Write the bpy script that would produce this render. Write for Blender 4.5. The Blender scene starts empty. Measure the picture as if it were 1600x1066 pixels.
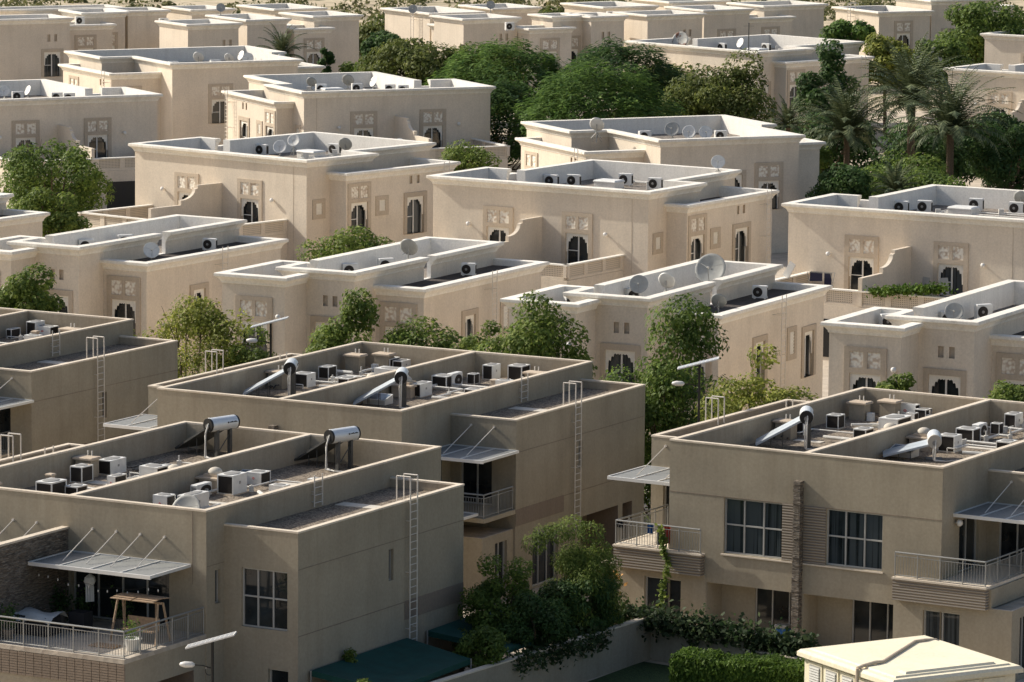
import bpy, math, random
from mathutils import Matrix, Vector
R = math.radians
scene = bpy.context.scene
COL = scene.collection
ZG = -0.6            # ground level (villa floor levels are measured from the plinth)

# ------------------------------------------------------------------ materials
def mat(name):
    m = bpy.data.materials.new(name); m.use_nodes = True
    nt = m.node_tree; b = nt.nodes['Principled BSDF']
    return m, nt, b
def N(nt, t, **kw):
    n = nt.nodes.new(t)
    for k, v in kw.items():
        if k.startswith('i_'): n.inputs[k[2:].replace('_', ' ')].default_value = v
        else: setattr(n, k, v)
    return n
def ramp(nt, fac, stops):
    r = N(nt, 'ShaderNodeValToRGB'); e = r.color_ramp.elements
    while len(e) < len(stops): e.new(0.5)
    for i, (p, c) in enumerate(stops):
        e[i].position = p; e[i].color = (c[0], c[1], c[2], 1)
    nt.links.new(fac, r.inputs[0]); return r
def pos(nt, scale=(1, 1, 1)):
    g = N(nt, 'ShaderNodeNewGeometry'); mp = N(nt, 'ShaderNodeMapping'); mp.inputs['Scale'].default_value = scale
    nt.links.new(g.outputs['Position'], mp.inputs['Vector']); return mp.outputs[0]
def noise(nt, scale, detail=4, sc=(1, 1, 1), rough=.55):
    n = N(nt, 'ShaderNodeTexNoise'); n.inputs['Scale'].default_value = scale; n.inputs['Detail'].default_value = detail
    n.inputs['Roughness'].default_value = rough
    nt.links.new(pos(nt, sc), n.inputs['Vector']); return n.outputs['Fac']
def mixc(nt, fac, a, b, mode='MIX'):
    m = N(nt, 'ShaderNodeMix', data_type='RGBA', blend_type=mode)
    for s, v in ((m.inputs[0], fac), (m.inputs[6], a), (m.inputs[7], b)):
        if hasattr(v, 'is_linked'): nt.links.new(v, s)
        elif isinstance(v, (int, float)): s.default_value = v
        else: s.default_value = (v[0], v[1], v[2], 1)
    return m.outputs[2]
def bump(nt, b, h, strength, dist=.02):
    n = N(nt, 'ShaderNodeBump'); n.inputs['Strength'].default_value = strength; n.inputs['Distance'].default_value = dist
    nt.links.new(h, n.inputs['Height']); nt.links.new(n.outputs[0], b.inputs['Normal'])

def stucco(name, col, var=.10, streak=.16, bs=.35, dirt=(.55, .5, .45)):
    m, nt, b = mat(name)
    c1 = [c * (1 - var) for c in col]; c2 = [min(1, c * (1 + var)) for c in col]
    base = ramp(nt, noise(nt, .45, 6), [(.3, c1), (.7, c2)])
    fine = ramp(nt, noise(nt, 9, 5), [(.3, (.90, .90, .90)), (.7, (1.06, 1.06, 1.06))])
    c = mixc(nt, 1.0, base.outputs[0], fine.outputs[0], 'MULTIPLY')
    st = ramp(nt, noise(nt, 1.6, 5, (1.3, 1.3, .10), .7), [(.48, (0, 0, 0)), (.75, (streak, streak, streak))])
    c = mixc(nt, st.outputs[0], c, [k * d for k, d in zip(col, dirt)])
    g = N(nt, 'ShaderNodeNewGeometry'); sz = N(nt, 'ShaderNodeSeparateXYZ'); nt.links.new(g.outputs['Position'], sz.inputs[0])
    hi = ramp(nt, sz.outputs[2], [(0, (0, 0, 0)), (1, (1, 1, 1))]); mr = N(nt, 'ShaderNodeMapRange'); mr.inputs[1].default_value = 4.2; mr.inputs[2].default_value = 7.4
    nt.links.new(sz.outputs[2], mr.inputs[0]); nt.links.new(mr.outputs[0], hi.inputs[0])
    drip = ramp(nt, noise(nt, 1.3, 6, (1.5, 1.5, .06), .72), [(.50, (0, 0, 0)), (.74, (streak * 1.25,) * 3)])
    mask = mixc(nt, 1.0, drip.outputs[0], hi.outputs[0], 'MULTIPLY'); c = mixc(nt, mask, c, [k * d for k, d in zip(col, dirt)])
    oi = N(nt, 'ShaderNodeObjectInfo'); tint = ramp(nt, oi.outputs['Random'], [(0, (.955, .95, .945)), (1, (1.03, 1.03, 1.03))]); c = mixc(nt, 1.0, c, tint.outputs[0], 'MULTIPLY')
    nt.links.new(c, b.inputs['Base Color']); b.inputs['Roughness'].default_value = .92
    b.inputs['Specular IOR Level'].default_value = .2
    bump(nt, b, noise(nt, 38, 5), bs, .012)
    return m
def plain(name, col, rough=.6, metal=0., var=.0, scale=6, spec=.4):
    m, nt, b = mat(name)
    if var:
        r = ramp(nt, noise(nt, scale, 5), [(.3, [c * (1 - var) for c in col]), (.7, [min(1, c * (1 + var)) for c in col])])
        nt.links.new(r.outputs[0], b.inputs['Base Color'])
    else: b.inputs['Base Color'].default_value = (*col, 1)
    b.inputs['Roughness'].default_value = rough; b.inputs['Metallic'].default_value = metal
    b.inputs['Specular IOR Level'].default_value = spec
    return m
M = {}
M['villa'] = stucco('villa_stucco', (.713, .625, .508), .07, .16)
M['villa_white'] = stucco('villa_white_paint', (.84, .81, .75), .04, .16, .15, (.62, .58, .52))
M['cornice'] = stucco('cornice_paint', (.84, .80, .715), .05, .30, .12, (.6, .55, .48))
M['surround'] = stucco('window_surround', (.53, .445, .345), .08, .15)
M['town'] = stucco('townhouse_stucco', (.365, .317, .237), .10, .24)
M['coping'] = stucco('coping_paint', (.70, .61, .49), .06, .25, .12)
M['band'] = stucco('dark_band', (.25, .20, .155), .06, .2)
M['town_in'] = stucco('townhouse_parapet', (.40, .34, .255), .07, .30)
M['garden_wall'] = stucco('garden_wall_paint', (.36, .32, .25), .08, .35)

def lattice_mat():
    m, nt, b = mat('lattice'); tc = N(nt, 'ShaderNodeTexCoord'); sx = N(nt, 'ShaderNodeSeparateXYZ')
    nt.links.new(tc.outputs['Object'], sx.inputs[0])
    def mth(op, a, bb=None):
        n = N(nt, 'ShaderNodeMath', operation=op)
        for i, v in enumerate((a, bb)):
            if v is None: continue
            if hasattr(v, 'is_linked'): nt.links.new(v, n.inputs[i])
            else: n.inputs[i].default_value = v
        return n.outputs[0]
    h = mth('ADD', sx.outputs[0], sx.outputs[1])
    k = 2 * math.pi / .24
    a = mth('SINE', mth('MULTIPLY', mth('ADD', h, sx.outputs[2]), k)); c = mth('SINE', mth('MULTIPLY', mth('SUBTRACT', h, sx.outputs[2]), k))
    p = mth('MULTIPLY', a, c)
    r = ramp(nt, p, [(.50, (.62, .54, .43)), (.60, (.15, .115, .085))])
    nt.links.new(r.outputs[0], b.inputs['Base Color']); b.inputs['Roughness'].default_value = .9
    return m
M['lattice'] = lattice_mat()
def carved_mat():
    m, nt, b = mat('carved_panel'); v = N(nt, 'ShaderNodeTexVoronoi', feature='SMOOTH_F1'); v.inputs['Scale'].default_value = 6.5
    nt.links.new(pos(nt), v.inputs['Vector'])
    r = ramp(nt, v.outputs['Distance'], [(.34, (.84, .79, .68)), (.62, (.56, .45, .34))])
    nt.links.new(r.outputs[0], b.inputs['Base Color']); b.inputs['Roughness'].default_value = .9
    bump(nt, b, v.outputs['Distance'], .8, .05); return m
M['carved'] = carved_mat()
def glass_mat(name, col, rough=.05):
    m, nt, b = mat(name)
    r = ramp(nt, noise(nt, .8, 3), [(.35, [c * .5 for c in col]), (.7, [c * 1.5 for c in col])])
    oi = N(nt, 'ShaderNodeObjectInfo'); cu = ramp(nt, oi.outputs['Random'], [(.62, (0, 0, 0)), (.66, (1, 1, 1))]); fold = ramp(nt, noise(nt, 5.0, 2, (1.4, 1.4, .02)), [(.40, (0, 0, 0)), (.52, (1, 1, 1))])
    k = mixc(nt, 1.0, cu.outputs[0], fold.outputs[0], 'MULTIPLY'); cc = mixc(nt, k, r.outputs[0], [c * 2 + .018 for c in col])
    nt.links.new(cc, b.inputs['Base Color']); b.inputs['Roughness'].default_value = rough
    b.inputs['Specular IOR Level'].default_value = .6; return m
M['glass'] = glass_mat('dark_glass', (.022, .026, .028))
M['glass_blue'] = glass_mat('blue_glass', (.018, .024, .027))
M['skylight'] = glass_mat('skylight_glass', (.10, .14, .19), .12)
M['white_frame'] = plain('white_frame', (.74, .72, .67), .5)
M['fringe'] = plain('scallop_white', (.82, .78, .69), .8, var=.06)
M['grey_frame'] = plain('grey_frame', (.44, .43, .40), .45, .1)
M['rail'] = plain('grey_rail', (.30, .30, .285), .45, .35, .05)
M['ladder'] = plain('ladder_paint', (.66, .61, .54), .5, .1, .08, 14)
M['canopy'] = plain('canopy_sheet', (.24, .245, .235), .55, .2, .12, 7)
M['canopy_frame'] = plain('canopy_frame', (.74, .73, .70), .45, .2)
M['ac_body'] = plain('ac_white', (.72, .71, .67), .5, 0, .10, 3)
M['ac_old'] = plain('ac_old_white', (.60, .58, .52), .6, 0, .14, 5)
M['ac_grille'] = plain('ac_grille', (.022, .017, .013), .7, 0, .3, 30)
M['fan'] = plain('fan_guard', (.28, .27, .25), .6, .1)
M['red'] = plain('red_emblem', (.55, .05, .04), .6)
M['black'] = plain('black_plastic', (.015, .015, .015), .45)
M['tank'] = plain('tank_sheet', (.76, .78, .78), .30, .25, .04)
M['tank_cap'] = plain('tank_cap', (.52, .47, .39), .7)
M['collector'] = plain('collector_sunlit', (.48, .52, .545), .4, .1)  # pale tone paints the collector panels as sunlit
M['steel_post'] = plain('steel_post', (.10, .10, .095), .5, .4, .2)
M['pipe'] = plain('pipe_lagging', (.62, .60, .55), .6, 0, .15)
M['pipe_dark'] = plain('pipe_dark', (.05, .05, .05), .6, 0, .3)
M['dish'] = plain('dish_paint', (.36, .36, .335), .5, .1, .12, 4)
M['dish_white'] = plain('dish_white', (.70, .69, .65), .5, .1, .08, 4)
M['hatch'] = stucco('hatch_concrete', (.56, .46, .35), .08, .25, .2)
M['tile'] = plain('walk_tile', (.60, .55, .47), .85, 0, .15, 3)
M['lamp_white'] = plain('lamp_white', (.72, .70, .66), .4)
M['solar'] = plain('solar_cells', (.62, .64, .66), .25, .3, .06, 20)
M['lamp_pole'] = plain('lamp_pole', (.02, .02, .02), .45, .3)
M['canvas'] = plain('green_canvas', (.005, .056, .044), .8, 0, .22, 1.4)
M['wood'] = plain('wood', (.36, .25, .16), .75, 0, .25, 8)
M['cloth_white'] = plain('tarpaulin', (.55, .56, .54), .75, 0, .12, 3)
M['cloth_dark'] = plain('dark_cover', (.02, .02, .022), .8)
M['blue_cloth'] = plain('blue_cloth', (.02, .10, .30), .85)
M['red_cloth'] = plain('red_cloth', (.42, .05, .03), .85)
M['navy_cloth'] = plain('navy_cloth', (.015, .015, .04), .85)
M['kiosk'] = stucco('kiosk_cream', (.85, .77, .58), .04, .22, .06, (.72, .62, .45))
M['kiosk_vent'] = plain('kiosk_vent', (.34, .33, .30), .6)
M['trunk'] = plain('bark', (.13, .095, .065), .9, 0, .3, 12)
M['car'] = plain('car_paint', (.70, .70, .70), .25, .1)
M['tyre'] = plain('tyre', (.02, .02, .02), .8)

def speckle(name, cols, scale, rough=.95):
    m, nt, b = mat(name); v = N(nt, 'ShaderNodeTexVoronoi'); v.inputs['Scale'].default_value = scale
    nt.links.new(pos(nt), v.inputs['Vector'])
    sep = N(nt, 'ShaderNodeSeparateColor'); nt.links.new(v.outputs['Color'], sep.inputs[0])
    r = ramp(nt, sep.outputs[0], [(.1, cols[0]), (.5, cols[1]), (.95, cols[2])])
    patch = ramp(nt, noise(nt, .35, 5), [(.3, (.86, .86, .86)), (.7, (1.08, 1.08, 1.08))])
    c = mixc(nt, 1.0, r.outputs[0], patch.outputs[0], 'MULTIPLY')
    nt.links.new(c, b.inputs['Base Color']); b.inputs['Roughness'].default_value = rough
    bump(nt, b, v.outputs['Distance'], .6, .03); return m
M['gravel'] = speckle('roof_gravel', [(.10, .075, .052), (.20, .158, .115), (.36, .295, .22)], 15)
M['dark_roof'] = speckle('bitumen_roof', [(.045, .037, .032), (.065, .052, .044), (.085, .068, .055)], 10)
M['pale_roof'] = speckle('pale_roof', [(.13, .11, .09), (.20, .17, .14), (.29, .25, .21)], 6)
M['terrace'] = speckle('terrace_tiles', [(.42, .36, .29), (.48, .42, .34), (.54, .47, .38)], 3)
def slat_mat(name, a, b_, k, joint=None):
    m, nt, b = mat(name); g = N(nt, 'ShaderNodeNewGeometry'); sx = N(nt, 'ShaderNodeSeparateXYZ'); nt.links.new(g.outputs['Position'], sx.inputs[0])
    mm = N(nt, 'ShaderNodeMath', operation='MULTIPLY'); mm.inputs[1].default_value = 2 * math.pi / k
    nt.links.new(sx.outputs[2], mm.inputs[0]); s = N(nt, 'ShaderNodeMath', operation='SINE'); nt.links.new(mm.outputs[0], s.inputs[0])
    r = ramp(nt, s.outputs[0], [(.0, a), (.45, b_)]); nt.links.new(r.outputs[0], b.inputs['Base Color']); b.inputs['Roughness'].default_value = .85
    bump(nt, b, s.outputs[0], .7, .03); return m
M['louvre'] = slat_mat('louvre_boards', (.17, .14, .11), (.32, .27, .21), .115)
def stone_mat():
    m, nt, b = mat('stacked_stone'); v = N(nt, 'ShaderNodeTexVoronoi'); v.inputs['Scale'].default_value = 5
    nt.links.new(pos(nt, (1, 1, 5.5)), v.inputs['Vector']); sep = N(nt, 'ShaderNodeSeparateColor'); nt.links.new(v.outputs['Color'], sep.inputs[0])
    r = ramp(nt, sep.outputs[0], [(.1, (.13, .105, .08)), (.6, (.20, .165, .125)), (.95, (.29, .25, .20))])
    nt.links.new(r.outputs[0], b.inputs['Base Color']); b.inputs['Roughness'].default_value = .9
    bump(nt, b, v.outputs['Distance'], 1., .08); return m
M['stone'] = stone_mat()
def leaf_mat(name, dark, light, tr=.42):
    dark = [c * 1.35 for c in dark]; light = [c * 1.25 for c in light]
    m = bpy.data.materials.new(name); m.use_nodes = True; nt = m.node_tree; nt.nodes.clear()
    g = N(nt, 'ShaderNodeNewGeometry')
    r = ramp(nt, g.outputs['Random Per Island'], [(.0, dark), (.6, [(a + b) / 2 for a, b in zip(dark, light)]), (1., light)])
    big = ramp(nt, noise(nt, .55, 3), [(.35, (.62, .66, .62)), (.7, (1.2, 1.15, 1.0))])
    c = mixc(nt, 1.0, r.outputs[0], big.outputs[0], 'MULTIPLY')
    d = N(nt, 'ShaderNodeBsdfPrincipled'); d.inputs['Roughness'].default_value = .62; d.inputs['Specular IOR Level'].default_value = .22
    t = N(nt, 'ShaderNodeBsdfTranslucent'); mx = N(nt, 'ShaderNodeMixShader'); mx.inputs[0].default_value = tr
    o = N(nt, 'ShaderNodeOutputMaterial')
    nt.links.new(c, d.inputs['Base Color']); nt.links.new(c, t.inputs['Color'])
    nt.links.new(d.outputs[0], mx.inputs[1]); nt.links.new(t.outputs[0], mx.inputs[2]); nt.links.new(mx.outputs[0], o.inputs[0]); return m
M['leaf'] = leaf_mat('leaf_mid', (0.054, 0.098, 0.022), (0.175, 0.235, 0.056))
M['leaf_bright'] = leaf_mat('leaf_bright', (0.07, 0.115, 0.024), (0.215, 0.265, 0.066))
M['leaf_dark'] = leaf_mat('leaf_dark', (0.027, 0.064, 0.02), (0.088, 0.145, 0.046))
M['leaf_umbrella'] = leaf_mat('leaf_umbrella', (0.046, 0.098, 0.024), (0.155, 0.24, 0.06))
M['leaf_olive'] = leaf_mat('leaf_olive', (0.065, 0.09, 0.024), (0.16, 0.18, 0.052))
M['leaf_yellow'] = leaf_mat('leaf_yellow', (0.12, 0.15, 0.03), (0.34, 0.35, 0.085))
M['leaf_palm'] = leaf_mat('leaf_palm', (0.046, 0.07, 0.036), (0.19, 0.215, 0.125), .15)
M['leaf_hedge'] = leaf_mat('leaf_hedge', (.045, .090, .014), (.130, .200, .034))
M['leaf_scrub'] = leaf_mat('leaf_scrub', (0.07, 0.08, 0.034), (0.175, 0.175, 0.085))
M['leaf_vine'] = leaf_mat('leaf_vine', (.022, .044, .018), (.080, .110, .050))
M['blossom'] = plain('autumn_leaf', (.50, .24, .05), .7)

def ground_mat():
    m, nt, b = mat('ground')
    r = ramp(nt, noise(nt, .06, 8, rough=.65), [(.30, (.44, .36, .25)), (.55, (.56, .46, .32)), (.75, (.62, .52, .37))])
    f = ramp(nt, noise(nt, 1.2, 6), [(.35, (.8, .8, .78)), (.7, (1.1, 1.1, 1.1))])
    g = N(nt, 'ShaderNodeNewGeometry'); sx = N(nt, 'ShaderNodeSeparateXYZ'); nt.links.new(g.outputs['Position'], sx.inputs[0])
    tuft = ramp(nt, noise(nt, .30, 8, rough=.7), [(.50, (0, 0, 0)), (.60, (.75, .75, .75))])
    c = mixc(nt, 1., r.outputs[0], f.outputs[0], 'MULTIPLY'); c = mixc(nt, tuft.outputs[0], c, (.20, .185, .095))
    nt.links.new(c, b.inputs['Base Color']); b.inputs['Roughness'].default_value = .97; return m
M['ground'] = ground_mat()
M['paving'] = speckle('paving', [(.46, .385, .295), (.52, .44, .34), (.58, .49, .385)], 2.2)
M['asphalt'] = speckle('asphalt', [(.045, .044, .043), (.055, .053, .05), (.07, .067, .062)], 20)
M['lawn'] = speckle('lawn', [(.020, .040, .010), (.032, .060, .014), (.045, .080, .020)], 14)

# ------------------------------------------------------------------ mesh builder
class MB:
    def __init__(s, xf=None): s.v = []; s.f = []; s.M = xf
    def add(s, pts):
        n = len(s.v)
        for p in pts:
            p = Vector(p)
            s.v.append(s.M @ p if s.M is not None else p)
        return n
    def poly(s, pts): n = s.add(pts); s.f.append(tuple(range(n, n + len(pts))))
    def box(s, x0, x1, y0, y1, z0, z1):
        n = s.add([(x0, y0, z0), (x1, y0, z0), (x1, y1, z0), (x0, y1, z0), (x0, y0, z1), (x1, y0, z1), (x1, y1, z1), (x0, y1, z1)])
        for q in ((3, 2, 1, 0), (4, 5, 6, 7), (0, 1, 5, 4), (1, 2, 6, 5), (2, 3, 7, 6), (3, 0, 4, 7)): s.f.append(tuple(n + i for i in q))
    def bbox(s, x0, x1, y0, y1, z0, z1, b=.03):           # box with a chamfered top and corners
        n0 = s.add([(x0, y0, z0), (x1, y0, z0), (x1, y1, z0), (x0, y1, z0)])
        n1 = s.add([(x0, y0, z1 - b), (x1, y0, z1 - b), (x1, y1, z1 - b), (x0, y1, z1 - b)])
        n2 = s.add([(x0 + b, y0 + b, z1), (x1 - b, y0 + b, z1), (x1 - b, y1 - b, z1), (x0 + b, y1 - b, z1)])
        for i in range(4):
            j = (i + 1) % 4
            s.f.append((n0 + i, n0 + j, n1 + j, n1 + i)); s.f.append((n1 + i, n1 + j, n2 + j, n2 + i))
        s.f.append((n2, n2 + 1, n2 + 2, n2 + 3))
    def tube(s, a, b, r, n=8, r2=None, cap=True):
        a, b = Vector(a), Vector(b); d = (b - a).normalized(); r2 = r if r2 is None else r2
        x = d.orthogonal().normalized(); y = d.cross(x)
        k = s.add([a + (x * math.cos(2 * math.pi * i / n) + y * math.sin(2 * math.pi * i / n)) * r for i in range(n)] +
                  [b + (x * math.cos(2 * math.pi * i / n) + y * math.sin(2 * math.pi * i / n)) * r2 for i in range(n)])
        for i in range(n): s.f.append((k + i, k + (i + 1) % n, k + n + (i + 1) % n, k + n + i))
        if cap: s.f.append(tuple(k + i for i in reversed(range(n)))); s.f.append(tuple(k + n + i for i in range(n)))
    def path(s, pts, r, n=6):
        for a, b in zip(pts, pts[1:]): s.tube(a, b, r, n)
    def lathe(s, c, prof, n=16, ax='z'):
        k = len(s.v); pts = []
        for (r, h) in prof:
            for i in range(n):
                t = 2 * math.pi * i / n; x, y = r * math.cos(t), r * math.sin(t)
                p = (x, y, h) if ax == 'z' else ((x, h, y) if ax == 'y' else (h, x, y))
                pts.append((c[0] + p[0], c[1] + p[1], c[2] + p[2]))
        s.add(pts)
        for j in range(len(prof) - 1):
            for i in range(n): s.f.append((k + j * n + i, k + j * n + (i + 1) % n, k + (j + 1) * n + (i + 1) % n, k + (j + 1) * n + i))
        s.f.append(tuple(k + i for i in reversed(range(n)))); s.f.append(tuple(k + (len(prof) - 1) * n + i for i in range(n)))
    def plate(s, x0, x1, z0, z1, holes, y):               # sheet at depth y with rectangular holes
        xs = sorted({x0, x1, *[min(max(h[i], x0), x1) for h in holes for i in (0, 1)]})
        zs = sorted({z0, z1, *[min(max(h[i], z0), z1) for h in holes for i in (2, 3)]})
        for a, b in zip(xs, xs[1:]):
            for c, d in zip(zs, zs[1:]):
                mx, mz = (a + b) / 2, (c + d) / 2
                if any(h[0] < mx < h[1] and h[2] < mz < h[3] for h in holes): continue
                s.poly([(a, y, c), (b, y, c), (b, y, d), (a, y, d)])
    def reveal(s, h, ya, yb, sides='lrtb'):
        x0, x1, z0, z1 = h
        if 'l' in sides: s.poly([(x0, ya, z0), (x0, yb, z0), (x0, yb, z1), (x0, ya, z1)])
        if 'r' in sides: s.poly([(x1, yb, z0), (x1, ya, z0), (x1, ya, z1), (x1, yb, z1)])
        if 't' in sides: s.poly([(x0, ya, z1), (x0, yb, z1), (x1, yb, z1), (x1, ya, z1)])
        if 'b' in sides: s.poly([(x0, yb, z0), (x0, ya, z0), (x1, ya, z0), (x1, yb, z0)])
    def build(s, name, m, parent=None, smooth=False):
        me = bpy.data.meshes.new(name); me.from_pydata([tuple(p) for p in s.v], [], s.f)
        me.materials.append(M[m] if isinstance(m, str) else m)
        if smooth: me.polygons.foreach_set('use_smooth', [True] * len(me.polygons))
        me.update(); o = bpy.data.objects.new(name, me); COL.objects.link(o)
        if parent is not None: o.parent = parent
        return o
def tag(o, label=None, cat=None, group=None, kind=None):
    if label: o['label'] = label
    if cat: o['category'] = cat
    if group: o['group'] = group
    if kind: o['kind'] = kind
    return o
def empty(name, loc, rz=0.0):
    o = bpy.data.objects.new(name, None); COL.objects.link(o); o.location = loc; o.rotation_euler = (0, 0, rz); o.empty_display_size = .3; return o
KIDS = {}
def copy_tree(o, parent=None):
    c = o.copy(); COL.objects.link(c)
    if parent is not None: c.parent = parent; c.matrix_parent_inverse = o.matrix_parent_inverse
    for ch in list(o.children): copy_tree(ch, c)
    return c
class Frame:                                                # a building's own axes: u along its front, v into its depth
    def __init__(s, x, y, az): s.x, s.y, s.a = x, y, R(az); s.c, s.s = math.cos(s.a), math.sin(s.a)
    def w(s, u, v, z=0.): return Vector((s.x + u * s.c + v * s.s, s.y - u * s.s + v * s.c, z))

# ------------------------------------------------------------------ walls with parapet and cornice
def offset(poly, d):
    n = len(poly); L = []
    for i in range(n):
        a, b = Vector(poly[i]), Vector(poly[(i + 1) % n]); e = (b - a).normalized(); nin = Vector((-e.y, e.x))
        L.append((a + nin * d[i], e))
    out = []
    for i in range(n):
        (p, e), (q, f) = L[i - 1], L[i]; den = e.x * f.y - e.y * f.x
        t = ((q.x - p.x) * f.y - (q.y - p.y) * f.x) / den; out.append(p + e * t)
    return out
def cuts(s0, s1, gaps):
    out = []; x = s0
    for g0, g1 in sorted(gaps):
        if g0 > x: out.append((x, g0))
        x = g1
    if x < s1: out.append((x, s1))
    return out
class Block:
    """walls on a rectilinear plan, with parapet, cornice or coping, and roof; poly is counter-clockwise, drawn at the cornice's outer edge"""
    def __init__(s, poly, zt, zr, inset, pw, prof, skip=(), gaps=(), zb=ZG):
        s.poly = [Vector(p) for p in poly]; s.zt, s.zr, s.inset, s.pw, s.prof, s.skip, s.zb = zt, zr, inset, pw, prof, set(skip), zb
        s.n = len(poly); s.holes = {i: [] for i in range(s.n)}; s.gaps = {i: [] for i in range(s.n)}
        s.wall = s.off(0)
        for (ax, val, a, b) in gaps:
            i = s.edge(ax, val, (a + b) / 2); q = sorted(s.s_of(i, c) for c in (a, b)); s.gaps[i].append(tuple(q))
    def off(s, d): return offset(s.poly, [0 if i in s.skip else s.inset - d for i in range(s.n)])
    def edge(s, ax, val, c):
        best = None
        for i in range(s.n):
            a, b = s.wall[i], s.wall[(i + 1) % s.n]
            k = 0 if ax == 'u' else 1
            if abs(a[k] - val) < .6 and abs(b[k] - val) < .6:
                lo, hi = sorted((a[1 - k], b[1 - k]))
                if lo - .3 <= c <= hi + .3 and (best is None or abs(a[k] - val) < best[1]): best = (i, abs(a[k] - val))
        if best is None: raise ValueError((ax, val, c))
        return best[0]
    def s_of(s, i, c):
        a, b = s.wall[i], s.wall[(i + 1) % s.n]; e = (b - a).normalized()
        k = 0 if abs(e.x) > .5 else 1
        return (c - a[k]) * e[k]
    def frame(s, i):
        a, b = s.wall[i], s.wall[(i + 1) % s.n]; e = (b - a).normalized(); nin = Vector((-e.y, e.x))
        return Matrix(((e.x, nin.x, 0, a.x), (e.y, nin.y, 0, a.y), (0, 0, 1, 0), (0, 0, 0, 1)))
    def place(s, ax, val, c, w):                            # face frame and span of an opening of width w centred at c
        i = s.edge(ax, val, c); m = s.s_of(i, c); return i, s.frame(i), m - w / 2, m + w / 2
    def hole(s, i, h): s.holes[i].append(h)
    def build(s, parent, wall_m, trim_m, inner_m, roof_m, trim_name='cornice', band=None):
        W, T, P = MB(), MB(), MB(); offs = {d: s.off(d) for d in {p[0] for p in s.prof} | {-s.pw, 0}}
        for i in range(s.n):
            if i in s.skip: continue
            a, b = s.wall[i], s.wall[(i + 1) % s.n]; Lw = (b - a).length; e = (b - a).normalized(); nout = Vector((e.y, -e.x))
            W.M = s.frame(i); zw = s.prof[0][1]
            W.plate(0, Lw, s.zb, zw, s.holes[i] + [(g0, g1, s.zr, 99) for g0, g1 in s.gaps[i]], 0)
            def at(d, t, z):
                o = offs[d]; A, B = o[i], o[(i + 1) % s.n]
                if t <= 0: q = A
                elif t >= Lw: q = B
                else: q = a + e * t + nout * d
                return (q.x, q.y, z)
            for t0, t1 in cuts(0, Lw, s.gaps[i]):
                for (d0, z0), (d1, z1) in zip(s.prof, s.prof[1:]):
                    T.poly([at(d0, t0, z0), at(d0, t1, z0), at(d1, t1, z1), at(d1, t0, z1)])
                P.poly([at(-s.pw, t1, s.zr), at(-s.pw, t0, s.zr), at(-s.pw, t0, s.prof[-1][1]), at(-s.pw, t1, s.prof[-1][1])])
                for t in (t0, t1):
                    if 0 < t < Lw:
                        P.poly([at(0, t, s.zr), at(-s.pw, t, s.zr), at(-s.pw, t, s.prof[-1][1]), at(0, t, s.prof[0][1])])
                        T.poly([at(d, t, z) for d, z in s.prof])
            for g0, g1 in s.gaps[i]:
                P.poly([at(0, g0, s.zr), at(0, g1, s.zr), at(-s.pw, g1, s.zr), at(-s.pw, g0, s.zr)])
        ob = [W.build('wall', wall_m, parent)] if W.f else []
        T.build(trim_name, trim_m, parent); P.build('parapet', inner_m, parent)
        ip = s.off(-s.pw); r = MB(); r.poly([(p.x, p.y, s.zr) for p in ip]); r.build('roof', roof_m, parent)
CORNICE = lambda zt, k=.35: [(0, zt - .56), (.05, zt - .53), (.07, zt - .44), (.17, zt - .30), (k - .05, zt - .20), (k, zt - .17), (k, zt - .03), (k - .03, zt), (-.26, zt)]
COPING = lambda zt: [(0, zt - .07), (.02, zt - .07), (.02, zt), (-.22, zt), (-.22, zt - .07)]

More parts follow.
